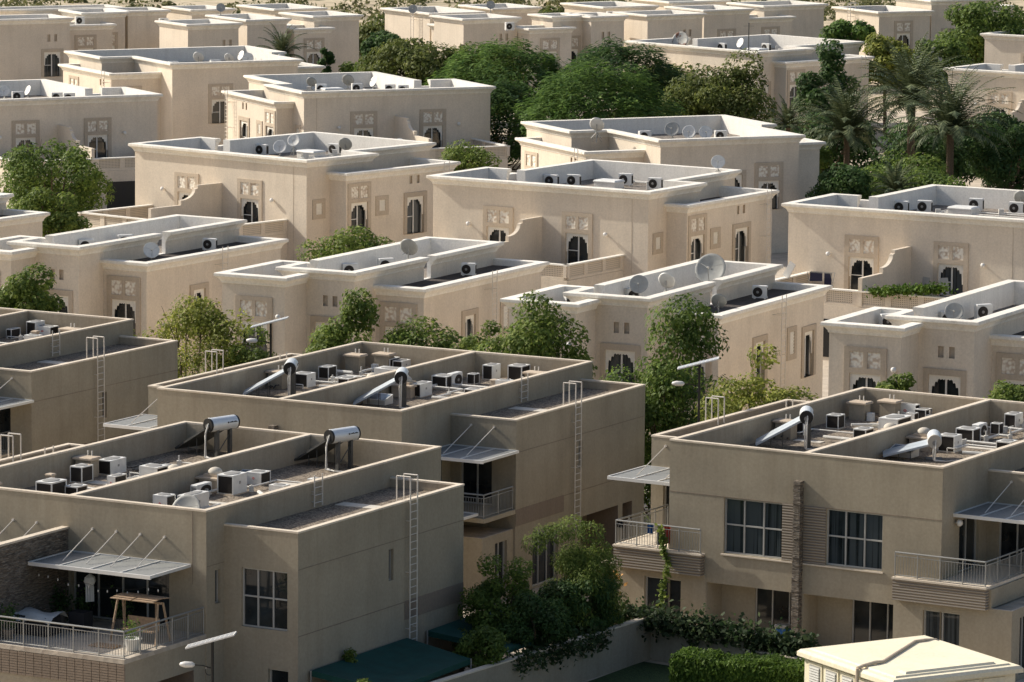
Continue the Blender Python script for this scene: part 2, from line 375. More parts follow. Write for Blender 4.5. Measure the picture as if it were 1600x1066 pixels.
# ------------------------------------------------------------------ villa windows
def scallop(x, w):                                          # hanging depth of the pierced fringe at x in -w/2..w/2
    t = abs(x) / (w / 2)
    base = .16 if t < .46 else (.30 if t < .66 else (.50 if t < .82 else 1.12))
    lob = .055 * abs(math.sin(t * math.pi * 5.4))
    return base + lob
def villa_window(parent, blk, ax, val, c, w=2.3, top=6.2, bot=2.75, panels=True, dark='glass', opening=None):
    i, fm, x0, x1 = blk.place(ax, val, c, w)
    ow = opening or w * .74; xm = (x0 + x1) / 2
    oz1 = top - (1.34 if panels else .32)
    op = (xm - ow / 2, xm + ow / 2, bot + (.0 if bot < 3 else .22), oz1)
    blk.hole(i, op)
    pn = []
    if panels:
        pw = w * .32
        for sx in (-1, 1): cx = xm + sx * w * .205; pn.append((cx - pw / 2, cx + pw / 2, top - 1.06, top - .24))
    s = MB(fm); yf = -.07
    s.plate(x0, x1, bot, top, [op] + pn, yf)
    s.reveal((x0, x1, bot, top), yf, 0); s.reveal(op, yf, .28, 'lrt' if bot < 3 else 'lrtb')
    for p in pn: s.reveal(p, yf, .0)
    win = s.build('window', 'surround', parent)
    for p in pn:
        b = MB(fm); b.poly([(p[0], -.012, p[2]), (p[1], -.012, p[2]), (p[1], -.012, p[3]), (p[0], -.012, p[3])]); b.build('panel', 'carved', win)
    g = MB(fm); g.poly([(op[0], .24, op[2]), (op[1], .24, op[2]), (op[1], .24, op[3]), (op[0], .24, op[3])]); g.build('pane', dark, win)
    f = MB(fm); n = 44; zb = []
    for k in range(n + 1):
        x = -ow / 2 + ow * k / n; zb.append((xm + x, max(op[2] + .05, op[3] - scallop(x * .999, ow) * min(1.1, (op[3] - op[2]) / 2.0))))
    for (xa, za), (xb, zc) in zip(zb, zb[1:]):
        f.poly([(xa, .05, za), (xb, .05, zc), (xb, .05, op[3]), (xa, .05, op[3])])
        f.poly([(xa, .05, za), (xa, .10, za), (xb, .10, zc), (xb, .05, zc)])
    f.build('fringe', 'fringe', win)
    m = MB(fm)
    for x, ww in ((xm - .045, .09), (op[0], .05), (op[1] - .05, .05)): m.box(x, x + ww, .17, .22, op[2], op[3])
    zm = op[2] + (op[3] - op[2]) * .46; m.box(op[0], xm, .17, .22, zm - .025, zm + .025)
    m.build('frame', 'white_frame', win)
    return win
def vent_panel(parent, blk, ax, val, c, w=1.3, z0=3.8, z1=5.15):
    i, fm, x0, x1 = blk.place(ax, val, c, w); h = (x0 + w * .27, x1 - w * .27, z0 + .3, z1 - .28)
    s = MB(fm); s.plate(x0, x1, z0, z1, [h], -.06); s.reveal((x0, x1, z0, z1), -.06, 0); s.reveal(h, -.06, -.005)
    v = s.build('vent_panel', 'surround', parent)
    g = MB(fm); k = 7
    for j in range(k):
        za = h[2] + (h[3] - h[2]) * j / k; zb = h[2] + (h[3] - h[2]) * (j + .62) / k
        g.poly([(h[0], -.012, za), (h[1], -.012, za), (h[1], -.045, zb), (h[0], -.045, zb)])
        g.poly([(h[0], -.006, za), (h[1], -.006, za), (h[1], -.006, h[2] + (h[3] - h[2]) * (j + 1) / k), (h[0], -.006, h[2] + (h[3] - h[2]) * (j + 1) / k)])
    g.build('grille', 'fringe', v)
def slots(parent, blk, ax, val, cs, z0=5.75, z1=6.3, w=.3):
    for c in cs:
        i, fm, x0, x1 = blk.place(ax, val, c, w); blk.hole(i, (x0, x1, z0, z1))
        s = MB(fm); s.reveal((x0, x1, z0, z1), 0, .14); s.poly([(x0, .14, z0), (x1, .14, z0), (x1, .14, z1), (x0, .14, z1)]); s.build('slot', 'surround', parent)
def wall_lamp(parent, blk, ax, val, c, z=4.95):
    i, fm, x0, x1 = blk.place(ax, val, c, .3); s = MB(fm); xm = (x0 + x1) / 2
    s.lathe((xm, 0, z), [(.05, -.02), (.05, -.10), (.13, -.12), (.15, -.22), (.10, -.30), (.02, -.32)], 12, 'y'); s.build('wall_lamp', 'lamp_white', parent, True)
def ladder(parent, blk, ax, val, c, z0, z1, w=.55, d=.20, hand=.95, m='ladder', double=False, name='ladder', cap=.35):
    i, fm, x0, x1 = blk.place(ax, val, c, w); s = MB(fm); y = -d - (cap if cap else 0)
    for x in (x0, x1): s.tube((x, y, z0), (x, y, z1 + hand), .028, 6)
    z = z0 + .15
    while z < z1: s.tube((x0, y, z), (x1, y, z), .018, 5); z += .30
    for z in (z0 + .6, (z0 + z1) / 2, z1 - .8):
        for x in (x0, x1): s.tube((x, y, z), (x, 0, z), .018, 5)
    if hand > .3:
        for x in (x0, x1):
            s.tube((x, y, z1 + hand), (x, .42, z1 + hand), .028, 6); s.tube((x, .42, z1 + hand), (x, .42, z1 - .2), .028, 6)
    s.build(name, m, parent)

# ------------------------------------------------------------------ villas
ED = dict(WE=17., d1=7.2, xb=2.87, xr=14.65, LE=15.8, au=18.5)
def mir(poly, s): return [(-p[0], p[1]) for p in reversed(poly)] if s < 0 else poly
def balustrade(pa, seg_pts, z0, z1, cap=True):
    """low terrace wall along a chain of plan points: posts and lattice panels between plinth and cap rail"""
    b, l, cp = MB(), MB(), MB()
    for (p, q) in zip(seg_pts, seg_pts[1:]):
        p, q = Vector(p), Vector(q); L = (q - p).length; e = (q - p) / L; nn = Vector((-e.y, e.x))
        X = Matrix(((e.x, nn.x, 0, p.x), (e.y, nn.y, 0, p.y), (0, 0, 1, 0), (0, 0, 0, 1))); b.M = l.M = cp.M = X
        k = max(1, round(L / 2.1)); st = L / k
        b.box(-.1, L + .1, -.10, .10, z0, z0 + .16)
        for j in range(k + 1): b.box(j * st - .2, j * st + .2, -.11, .11, z0 + .16, z1 - .09)
        for j in range(k): l.box(j * st + .2, (j + 1) * st - .2, -.05, .05, z0 + .16, z1 - .09)
        cp.box(-.2, L + .2, -.19, .19, z1 - .09, z1)
    o = b.build('balustrade', 'villa', pa); l.build('lattice', 'lattice', o); cp.build('cap_rail', 'cornice', o)
def divider(pa, u):
    prof = [(.35, 2.8), (.35, 5.76), (-2.0, 5.76), (-2.0, 5.56), (-2.25, 5.52)]
    for k in range(1, 10): t = math.pi / 2 * k / 9; prof.append((-3.5 + 1.25 * math.cos(t), 5.52 - .67 * math.sin(t) * 1.0))
    prof += [(-3.62, 4.85), (-3.62, 4.52), (-6.5, 4.52), (-6.5, 2.8)]
    m = MB(); t = .13
    m.poly([(u - t, v, z) for v, z in prof]); m.poly([(u + t, v, z) for v, z in reversed(prof)])
    for (a, za), (b, zb) in zip(prof, prof[1:] + prof[:1]): m.poly([(u - t, a, za), (u + t, a, za), (u + t, b, zb), (u - t, b, zb)])
    m.build('terrace_divider', 'villa', pa)
def villa_e(name, x, y, az, label, mirror=False, D=None, front=True, terr=True, stub=True, group='pale flat roofed villas', detail=True, extra=None):
    d = dict(ED); d.update(D or {}); s = -1 if mirror else 1
    pa = empty(name, (x, y, 0), -R(az)); tag(pa, label, 'villa', group)
    WE, d1, xb, xr, LE, au = (d[k] for k in ('WE', 'd1', 'xb', 'xr', 'LE', 'au')); q = .35
    main = Block(mir([(0, 0), (WE, 0), (WE, d1), (xr, d1), (xr, LE), (xb, LE), (xb, d1), (0, d1)], s), 7.9, 6.65, q, .26, CORNICE(7.9),
                 gaps=[('v', d1 - q, s * (xb - .05), s * (xb - .85))])
    an = Block(mir([(WE - q, 2.3), (au, 2.3), (au, 14), (xr - q, 14), (xr - q, d1 - q), (WE - q, d1 - q)], s), 6.95, 6.3, q, .26, CORNICE(6.95), skip=(3, 4, 5) if s > 0 else (0, 1, 5))
    if front:
        for c in (5.4, 11.4): villa_window(pa, main, 'v', q, s * c)
        for c in (3.2, 13.6): wall_lamp(pa, main, 'v', q, s * c)
        if detail:
            villa_window(pa, an, 'u', s * (au - q), 3.95); vent_panel(pa, an, 'u', s * (au - q), 6.25); villa_window(pa, an, 'u', s * (au - q), 9.65, 2.35, 5.15, 2.3, False, opening=1.75)
            slots(pa, an, 'u', s * (au - q), (9.2, 9.95)); vent_panel(pa, main, 'u', s * (WE - q), 1.55, 1.25)
            ladder(pa, an, 'u', s * (au - q), 12.3, 1.2, 6.95, hand=.15)
    if extra: extra(pa, main, an, s)
    main.build(pa, 'villa', 'cornice', 'villa_white', 'pale_roof'); an.build(pa, 'villa', 'cornice', 'villa_white', 'dark_roof')
    if stub:
        st = Block(mir([(-1.6, 5.0), (q, 5.0), (q, d1 - q), (xb + q, d1 - q), (xb + q, 13), (-1.6, 13)], s), 6.95, 6.3, q, .26, CORNICE(6.95), skip=(1, 2, 3) if s > 0 else (1, 2, 3))
        st.build(pa, 'villa', 'cornice', 'villa_white', 'dark_roof')
    if terr:
        t = MB(); u0, u1 = sorted((s * 1.9, s * 14.9)); t.box(u0, u1, -6.5, q - .004, ZG, 2.75); t.build('ground_storey', 'villa', pa)
        f = MB(); f.poly([(u0 + .15, -6.35, 2.756), (u1 - .15, -6.35, 2.756), (u1 - .15, q, 2.756), (u0 + .15, q, 2.756)]); f.build('terrace_floor', 'terrace', pa)
        balustrade(pa, [(s * 14.75, .2), (s * 14.75, -6.35), (s * 1.9, -6.35), (s * 1.9, .2)], 2.76, 3.75)
        divider(pa, s * 8.62)
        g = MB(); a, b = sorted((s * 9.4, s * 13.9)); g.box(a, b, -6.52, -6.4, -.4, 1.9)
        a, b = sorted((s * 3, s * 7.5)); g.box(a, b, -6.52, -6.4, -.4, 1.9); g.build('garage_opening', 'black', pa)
    jl = MB(); jl.box(*sorted((s * 15.47, s * 15.44)), q - .012, q + .02, ZG, 7.4); jl.build('joint', 'surround', pa)
    return pa
def villa_d(name, x, y, az, label, group='pale villas behind the townhouses', la_win=True):
    pa = empty(name, (x, y, 0), -R(az)); tag(pa, label, 'villa', group); q = .35
    main = Block([(0, 0), (5.08, 0), (5.08, 16.97), (0, 16.97)], 7.9, 6.65, q, .26, CORNICE(7.9), gaps=[('u', 5.08 - q, 8.15, 8.95), ('u', q, 2.4, 3.7)])
    la = Block([(-2.5, -2.3), (2.1, -2.3), (2.1, q), (q, q), (q, 4.6), (-2.5, 4.6)], 7.66, 6.65, q, .26, CORNICE(7.66), skip=(2, 3))
    ra = Block([(5.08 - q, 2.4), (8.05, 2.4), (8.05, 16.9), (5.08 - q, 16.9)], 6.95, 6.6, q, .26, CORNICE(6.95), skip=(3,), gaps=[])
    slots(pa, main, 'v', q, (2.95, 3.55), 5.92, 6.5, .3)
    villa_window(pa, main, 'v', q, 3.2, 2.3, 5.35, 2.4, False, opening=1.75)
    villa_window(pa, la, 'v', -2.3 + q, -.15, 2.3, 6.5, 2.75)
    villa_window(pa, ra, 'v', 2.4 + q, 6.15, 2.3, 6.05, 2.4)
    villa_window(pa, ra, 'u', 8.05 - q, 8.0, 1.9, 5.2, 2.2, False, opening=1.2); vent_panel(pa, ra, 'u', 8.05 - q, 12.2, 1.25, 3.4, 5.2)
    villa_window(pa, ra, 'u', 8.05 - q, 10.9 + 3.6, 1.9, 5.0, 2.2, False, opening=1.3)
    wall_lamp(pa, la, 'v', -2.3 + q, 1.45, 5.5); wall_lamp(pa, ra, 'u', 8.05 - q, 4.2, 3.2)
    ladder(pa, ra, 'u', 8.05 - q, 9.9, 1.0, 6.95, .55, hand=.25)
    main.build(pa, 'villa', 'cornice', 'villa_white', 'pale_roof'); la.build(pa, 'villa', 'cornice', 'villa_white', 'pale_roof'); ra.build(pa, 'villa', 'cornice', 'villa_white', 'dark_roof')
    return pa
def villa_back(name, x, y, az, label, blocks, wins=(), group='far villas at the edge of the desert'):
    pa = empty(name, (x, y, 0), -R(az)); tag(pa, label, 'villa', group); q = .35; bl = []
    for (u0, u1, v0, v1, z) in blocks:
        bl.append(Block([(u0, v0), (u1, v0), (u1, v1), (u0, v1)], z, z - 1.2 if z > 7.2 else z - .85, q, .26, CORNICE(z)))
    for (k, kind, ax, val, c) in wins:
        if kind == 'w': villa_window(pa, bl[k], ax, val, c, 2.3, 5.9, 2.4)
        elif kind == 'l': villa_window(pa, bl[k], ax, val, c, 2.3, 4.9, 2.2, False, opening=1.75)
        elif kind == 's': slots(pa, bl[k], ax, val, (c - .35, c + .35), 5.6, 6.3)
        elif kind == 'a': ladder(pa, bl[k], ax, val, c, 1., bl[k].zt, hand=.6)
    for b, (u0, u1, v0, v1, z) in zip(bl, blocks): b.build(pa, 'villa', 'cornice', 'villa_white', 'pale_roof' if z > 7.2 else 'dark_roof')
    return pa

# ------------------------------------------------------------------ townhouses
W, L, WA = 12.576, 17.743, 3.3
def glazing(parent, fm, h, yd, cols, rows, name='window', glass='glass_blue', fr='grey_frame', bars=.06, vsplit=None, reveal_m='town', sides='lrtb'):
    x0, x1, z0, z1 = h
    s = MB(fm); s.reveal(h, 0, yd + .02, sides); w = s.build(name, reveal_m, parent)
    g = MB(fm); g.poly([(x0, yd, z0), (x1, yd, z0), (x1, yd, z1), (x0, yd, z1)]); g.build('pane', glass, w)
    f = MB(fm); b = bars / 2
    xs = [x0 + (x1 - x0) * k / cols for k in range(cols + 1)]; zs = [z0, z1] if rows == 1 else [z0, z0 + (z1 - z0) * (vsplit or .52), z1]
    for k, x in enumerate(xs): a = x + (b if k == 0 else (-b if k == cols else 0)); f.box(a - b, a + b, yd - .06, yd - .004, z0, z1)
    for k, z in enumerate(zs): a = z + (b if k == 0 else (-b if k == len(zs) - 1 else 0)); f.box(x0 + bars, x1 - bars, yd - .055, yd - .004, a - b, a + b)
    f.build('frame', fr, w); return w
def railing(parent, pts, z0, h=1.02, step=.125):
    r, b, ps = MB(), MB(), []
    for (a, c) in zip(pts, pts[1:]):
        a, c = Vector((*a, 0)), Vector((*c, 0)); Ln = (c - a).length; e = (c - a) / Ln
        r.tube(a + Vector((0, 0, z0 + h)), c + Vector((0, 0, z0 + h)), .035, 8)
        r.tube(a + Vector((0, 0, z0 + h - .15)), c + Vector((0, 0, z0 + h - .15)), .018, 6); r.tube(a + Vector((0, 0, z0 + .09)), c + Vector((0, 0, z0 + .09)), .018, 6)
        k = max(1, round(Ln / 1.15))
        for j in range(k + 1):
            q = a + e * (Ln * j / k)
            if j == 0 and ps: continue
            p = MB(); p.tube(q + Vector((0, 0, z0)), q + Vector((0, 0, z0 + h)), .028, 6); ps.append(p)
        k = max(1, round(Ln / step))
        for j in range(1, k): q = a + e * (Ln * j / k); b.tube(q + Vector((0, 0, z0 + .09)), q + Vector((0, 0, z0 + h - .15)), .011, 4, cap=False)
    o = r.build('railing', 'rail', parent); [p.build('post', 'rail', o) for p in ps]; b.build('baluster', 'rail', o)
def canopy(parent, u0, u1, v0, vw, z, rods):
    t = MB(); n = 26
    for k in range(n):                                      # sheet of overlapping slats falling to the front
        a = v0 + (vw - v0) * k / n; b = v0 + (vw - v0) * (k + 1) / n
        t.poly([(u0 + .05, a, z - .02), (u1 - .05, a, z - .02), (u1 - .05, b, z + .025), (u0 + .05, b, z + .025)])
        t.poly([(u0 + .05, b, z - .02), (u1 - .05, b, z - .02), (u1 - .05, b, z + .025), (u0 + .05, b, z + .025)])
    o = t.build('canopy', 'canopy', parent); f = MB()
    f.box(u0, u1, v0 - .06, v0 + .02, z - .09, z + .05); f.box(u0, u1, vw - .05, vw - .004, z - .06, z + .06)
    k = max(2, round((u1 - u0) / 1.35))
    for j in range(k + 1): x = u0 + .03 + (u1 - u0 - .06) * j / k; f.box(x - .03, x + .03, v0, vw - .05, z - .06, z + .055)
    f.build('frame', 'canopy_frame', o); r = MB()
    for x in rods: r.tube((x, vw, z + .98), (x - .02, v0 + .75, z + .05), .022, 6); r.lathe((x, vw - .03, z + .98), [(.06, -.02), (.06, .03)], 8, 'y')
    r.build('rod', 'ladder', o)
def town(name, x, y, az, label, rot=False, entry=False):
    pa = empty(name, (x, y, 0), -R(az)); tag(pa, label, 'townhouse', 'beige flat roofed townhouses')
    va, vb = (1.25, 13.85) if rot else (4.3, 16.7)
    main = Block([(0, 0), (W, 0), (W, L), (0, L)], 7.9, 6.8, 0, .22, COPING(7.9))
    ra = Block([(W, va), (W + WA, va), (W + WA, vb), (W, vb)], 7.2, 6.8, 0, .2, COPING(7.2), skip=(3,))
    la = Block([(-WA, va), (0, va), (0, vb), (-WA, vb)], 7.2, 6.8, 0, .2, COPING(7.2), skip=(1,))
    dv = MB(); dv.box(W / 2 - .11, W / 2 + .11, .22, L - .22, 6.79, 7.83); dv.build('divider_wall', 'town_in', pa)
    dc = MB(); dc.box(W / 2 - .13, W / 2 + .13, .221, L - .221, 7.83, 7.893); dc.build('coping', 'coping', pa)
    lv = 9.55 if rot else 9.75
    ladder(pa, ra, 'u', W + WA, lv, 1.5, 7.2, cap=0); ladder(pa, la, 'u', -WA, lv, 1.5, 7.2, cap=0)
    for blk, val in ((main, W), (main, 0)): ladder(pa, blk, 'u', val, 7.9 if rot else 10.9, 6.9, 7.9, .6, .12, .25, cap=0, name='step_ladder')
    c = lv - .35
    for a, b in ((W + .3, W + WA - .22), (-WA + .22, -.3)): wk = MB(); wk.box(a, b, c - .35, c + .35, 6.8, 6.828); wk.build('walkway', 'tile', pa)
    # shadow gap joints and the darker band on the flank
    jt = MB(); bd = MB(); X = W + WA
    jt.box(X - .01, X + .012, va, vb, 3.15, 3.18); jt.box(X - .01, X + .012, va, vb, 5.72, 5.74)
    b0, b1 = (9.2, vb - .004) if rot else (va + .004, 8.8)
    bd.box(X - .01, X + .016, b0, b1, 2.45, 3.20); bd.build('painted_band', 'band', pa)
    i, fm, x0, x1 = ra.place('u', X, 8.15 if rot else 10.35, .36); ra.hole(i, (x0, x1, 4.2, 5.45)); glazing(pa, fm, (x0, x1, 4.2, 5.45), .18, 1, 1, 'slit_window', 'glass', bars=.03)
    if not rot:
        jt.box(0, W, -.012, .01, 5.70, 5.725)
        # upper windows, louvre panels and the stone pilaster
        for (a, b) in ((2.6, 5.33), (7.35, 9.93)):
            i, fm, x0, x1 = main.place('v', 0, (a + b) / 2, b - a); h = (x0, x1, 3.35, 5.68); main.hole(i, h); glazing(pa, fm, h, .16, 3, 2)
        for (a, b) in ((5.335, 5.95), (6.33, 7.345)):
            q = MB(); q.box(a, b, -.035, .01, 3.30, 5.70); q.build('louvre_panel', 'louvre', pa)
        q = MB(); rnd = random.Random(3)
        for k in range(46):
            z = ZG + (6.75 - ZG) * k / 46; e = rnd.uniform(0, .04); q.box(5.99 - e * .6, 6.29 + rnd.uniform(0, .02), -.30 - rnd.uniform(0, .03), .02, z, z + (6.75 - ZG) / 46 - .012)
        q.build('stone_pilaster', 'stone', pa)
        sl = MB(); sl.box(2.5, 5.96, -.07, .01, 3.26, 3.32); sl.box(6.34, 10.0, -.07, .01, 3.26, 3.32); sl.build('sill', 'coping', pa)
        # ground floor recess with sliding glass doors
        for (a, b) in ((1.84, 5.93), (6.36, 10.48)):
            i, fm, x0, x1 = main.place('v', 0, (a + b) / 2, b - a); h = (x0, x1, ZG + .05, 2.03); main.hole(i, h)
            s = MB(fm); s.reveal(h, 0, 1.3); s.plate(x0, x1, h[2], h[3], [(x0 + 1.6, x1 - .1, h[2] + .02, h[3] - .06)], 1.3); s.build('porch', 'town', pa)
            fm2 = fm @ Matrix.Translation((0, 1.3, 0)); glazing(pa, fm2, (x0 + 1.6, x1 - .1, h[2] + .02, h[3] - .06), .1, 3, 1, 'sliding_door', 'glass')
        # corner rooms below the balconies
        for sgn in (-1, 1):
            g0, g1 = (-WA, 1.80) if sgn < 0 else (10.5, W + WA - .1)
            en = entry and sgn > 0; vf = 1.5 if en else -.03
            B_ = Block([(g0, vf), (g1, vf), (g1, va), (g0, va)], 2.35, 2.3, 0, .1, [(0, 2.35), (-.1, 2.35)], skip=(2,))
            a, b = (-1.13, .62) if sgn < 0 else (11.83, 13.47)
            i, fm, x0, x1 = B_.place('v', vf, (a + b) / 2, b - a); h = (x0, x1, ZG + .3, 1.98); B_.hole(i, h); main.hole(0, (a - .06, b + .06, ZG + .24, 2.0)); glazing(pa, fm, h, .2, 2, 1, 'ground_window', 'glass')
            if sgn > 0:
                for c in ((3.2,) if en else (1.3, 3.2)): i, fm, x0, x1 = B_.place('u', g1, c, 1.1); h = (x0, x1, ZG + .2, 1.95); B_.hole(i, h); glazing(pa, fm, h, .2, 2, 1, 'ground_window', 'glass')
            B_.build(pa, 'town', 'coping', 'town_in', 'terrace')
            f0, f1 = (-2.45, 1.72) if sgn < 0 else (10.6, 14.75)
            if en:                                           # entrance side: recessed balcony over a lower canopy
                sl = MB(); sl.box(W + .004, W + WA, 1.48, va - .004, 3.02, 3.22); sl.build('balcony_slab', 'town', pa)
                railing(pa, [(W + .05, 1.6), (W + WA - .1, 1.6), (W + WA - .1, va - .1)], 3.22)
                canopy(pa, W + .004, W + 3.0, -1.3, 1.476, 3.4, ())
            if not en: fa = MB(); fa.box(f0, f1, -.36, -.04, 2.30, 3.17); fa.build('balcony_front', 'louvre', pa)
            sl = MB(); sl.box(f0 - .03, f1 + .03, -.40, -.031, 3.17, 3.25)
            e0, e1 = (f0, -.004) if sgn < 0 else (W + .004, f1)
            sl.box(e0, e1, -.031, va - .004, 3.12, 3.25)
            if not en: sl.build('balcony_slab', 'coping', pa)
            sd = MB(); xs = f0 if sgn < 0 else f1; sd.box(xs - .1, xs + .1, -.03, va - .01, 2.36, 3.12)
            if not en: sd.build('balcony_side', 'town', pa)
            if not en: railing(pa, [(f1 - .06, -.28), (f0 + .06, -.28), (f0 + .06, va - .1)] if sgn < 0 else [(f0 + .06, -.28), (f1 - .06, -.28), (f1 - .06, va - .1)], 3.25)
            if sgn < 0: canopy(pa, -3.6, -.004, 1.1, va, 5.8, (-2.6, -1.2))
            else: canopy(pa, W + .004, W + 3.45, 1.1, va, 5.8, (W + 1.05, W + 2.2))
            blk = la if sgn < 0 else ra; c0, c1 = (-2.7, -.5) if sgn < 0 else (W + .5, W + 2.1)
            i, fm, x0, x1 = blk.place('v', va, (c0 + c1) / 2, c1 - c0); h = (x0, x1, 3.26, 5.45); blk.hole(i, h); glazing(pa, fm, h, .2, 2, 1, 'balcony_door', 'glass')
            i, fm, x0, x1 = main.place('u', 0 if sgn < 0 else W, 2.6, 1.9); h = (x0, x1, 3.26, 5.45); main.hole(i, h); glazing(pa, fm, h, .2, 2, 1, 'balcony_door', 'glass')
        # garage and garden door in the right flank
        for (a, b, z1) in ((5.9, 8.3, 2.0), (10.45, 14.1, 1.94), (14.55, 15.5, 1.94)):
            i, fm, x0, x1 = ra.place('u', X, (a + b) / 2, b - a); h = (x0, x1, ZG + .05, z1); ra.hole(i, h)
            if b < 9: glazing(pa, fm, h, .2, 3, 1, 'garden_door', 'glass')
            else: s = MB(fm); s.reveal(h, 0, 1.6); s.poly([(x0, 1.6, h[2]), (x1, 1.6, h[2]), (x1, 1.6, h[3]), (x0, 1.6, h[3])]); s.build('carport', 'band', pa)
        wall_lamp(pa, main, 'u', W, 1.25, 5.45)
    else:
        jt.box(0, W, -.012, .01, 5.82, 5.845) if False else None
        # terrace on the garden side
        i, fm, x0, x1 = main.place('v', 0, 8.65, 4.5); h = (x0, x1, 3.2, 5.5); main.hole(i, h); glazing(pa, fm, h, .25, 4, 1, 'terrace_door', 'glass')
        i, fm, x0, x1 = main.place('v', 0, 3.0, 3.9); h = (x0, x1, 3.2, 5.5); main.hole(i, h); glazing(pa, fm, h, .25, 4, 1, 'terrace_door', 'glass')
        canopy(pa, 6.35, 11.9, -2.75, -.004, 5.72, (7.4, 8.5, 9.6, 10.7)); canopy(pa, .3, 5.9, -2.75, -.004, 5.72, (1.5, 2.6, 3.7, 4.8))
        q = MB(); rnd = random.Random(5)
        for k in range(26):
            z = 3.1 + 3.5 * k / 26; e = rnd.uniform(0, .03); q.box(6.0 - e, 6.25 + e, -5.45 - e, .01, z, z + 3.5 / 26 - .008)
        q.build('stone_wall', 'stone', pa); q = MB(); q.box(5.97, 6.28, -5.5, .01, 6.6, 6.68); q.build('stone_wall_coping', 'coping', pa)
        sl = MB(); sl.box(.0, W, -5.55, -.004, 2.98, 3.15); sl.build('terrace_slab', 'terrace', pa)
        gf = Block([(.1, -5.5), (W - .05, -5.5), (W - .05, 0), (.1, 0)], 2.98, 2.9, 0, .1, [(0, 2.98), (-.1, 2.98)], skip=(2,))
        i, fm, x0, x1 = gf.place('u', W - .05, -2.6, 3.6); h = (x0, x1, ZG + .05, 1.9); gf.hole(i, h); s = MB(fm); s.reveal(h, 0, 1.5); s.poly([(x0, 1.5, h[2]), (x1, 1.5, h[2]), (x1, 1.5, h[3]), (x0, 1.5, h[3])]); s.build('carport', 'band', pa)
        gf.build(pa, 'town', 'coping', 'town', 'terrace')
        tf = MB(); zz = 2.06
        for k in range(9):
            for j in range(34): a = .02 + j * (W / 34); tf.box(a + .012, a + W / 34 - .012, -5.56, -5.50, zz + k * .1 + .008, zz + (k + 1) * .1 - .008)
        tf.build('tiled_fascia', 'band', pa)
        railing(pa, [(.1, -5.42), (W - .1, -5.42), (W - .1, -.05)], 3.15)
        i, fm, x0, x1 = ra.place('v', va, 14.38, 2.05); h = (x0, x1, 3.32, 5.6); ra.hole(i, h); glazing(pa, fm, h, .16, 3, 2)
        i, fm, x0, x1 = ra.place('v', va, 15.0, .9); h = (x0, x1, ZG + .2, 1.8); ra.hole(i, h); glazing(pa, fm, h, .2, 1, 1, 'ground_window', 'glass')
        i, fm, x0, x1 = main.place('u', W, .8, .38); h = (x0, x1, 4.2, 5.5); main.hole(i, h); glazing(pa, fm, h, .18, 1, 1, 'slit_window', 'glass', bars=.03)
        jt.box(W - .01, W + .012, 0, va, 5.72, 5.74); jt.box(11.95, 11.975, -.012, .01, 5.0, 7.8)
    jt.build('joint', 'band', pa)
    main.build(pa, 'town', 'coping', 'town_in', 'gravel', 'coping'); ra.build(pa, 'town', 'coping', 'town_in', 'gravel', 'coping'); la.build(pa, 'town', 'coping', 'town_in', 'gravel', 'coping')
    return pa

# ------------------------------------------------------------------ rooftop equipment (one of each kind, then copies)
def make_ac(kind):
    o = empty('air_conditioner', (0, 0, 0)); b = MB(); t = .055
    if kind == 'f':                                          # split condenser with a round fan in its flank
        b.bbox(0, 1, 0, 1, .05, 1, .04); b.box(.1, .9, .1, .2, 0, .05); b.box(.1, .9, .8, .9, 0, .05); b.build('body', 'ac_body', o)
        g = MB(); g.lathe((1.0, .60, .52), [(.36, 0), (.36, .02), (.30, .035), (.12, .04)], 20, 'x'); g.build('fan_grille', 'ac_grille', o)
        h = MB(); h.lathe((1.03, .60, .52), [(.11, 0), (.10, .02)], 12, 'x'); h.build('fan_hub', 'fan', o)
        p = MB(); p.box(.15, .85, -.012, 0, .15, .85); p.build('side_grille', 'fan', o)
    else:
        b.box(-.05, 1.05, -.03, 1.03, 0, .045); b.build('plinth', 'hatch', o); b = MB()
        for x in (0, 1 - t):
            for y in (0, 1 - t): b.box(x, x + t, y, y + t, .046, .93)
        b.box(0, 1, 0, 1, .93, 1); b.box(t, 1 - t, t, 1 - t, .05, .10)
        if kind == 'v': b.box(t, 1 - t, .003, .03, .05, .93)
        if kind == 'u': b.box(.97, .997, t, 1 - t, .05, .93)
        b.box(.003, .03, t, 1 - t, .05, .93); b.box(t, 1 - t, .97, .997, .05, .93)
        b.build('body', 'ac_body', o); g = MB()
        if kind in 'bu': g.box(t, 1 - t, .03, .05, .10, .93)
        if kind in 'bv': g.box(.95, .97, t, 1 - t, .10, .93)
        g.build('grille', 'ac_grille', o)
        f = MB(); f.lathe((.5, .5, 1.0), [(.40, .0), (.40, .02), (.34, .035), (.10, .04)], 20); f.build('fan_guard', 'fan', o)
        if kind == 'v':
            e = MB(); e.lathe((.5, .002, .55), [(.085, 0), (.085, -.01)], 14, 'y'); e.build('emblem', 'red', o)
            e2 = MB(); e2.box(.44, .56, -.014, -.009, .535, .565); e2.build('emblem_bar', 'white_frame', o)
        if kind == 'u':
            e = MB(); e.box(1.0, 1.01, .45, .55, .52, .66); e.build('badge', 'fan', o)
    return o
ACP = {}
def ac(kind, loc, rz, w, d, h, label):
    if kind not in ACP: o = ACP[kind] = make_ac(kind)
    else: o = copy_tree(ACP[kind])
    o.location = loc; o.rotation_euler = (0, 0, rz); o.scale = (w, d, h); tag(o, label, 'air conditioner', 'air conditioners standing on the roofs'); return o
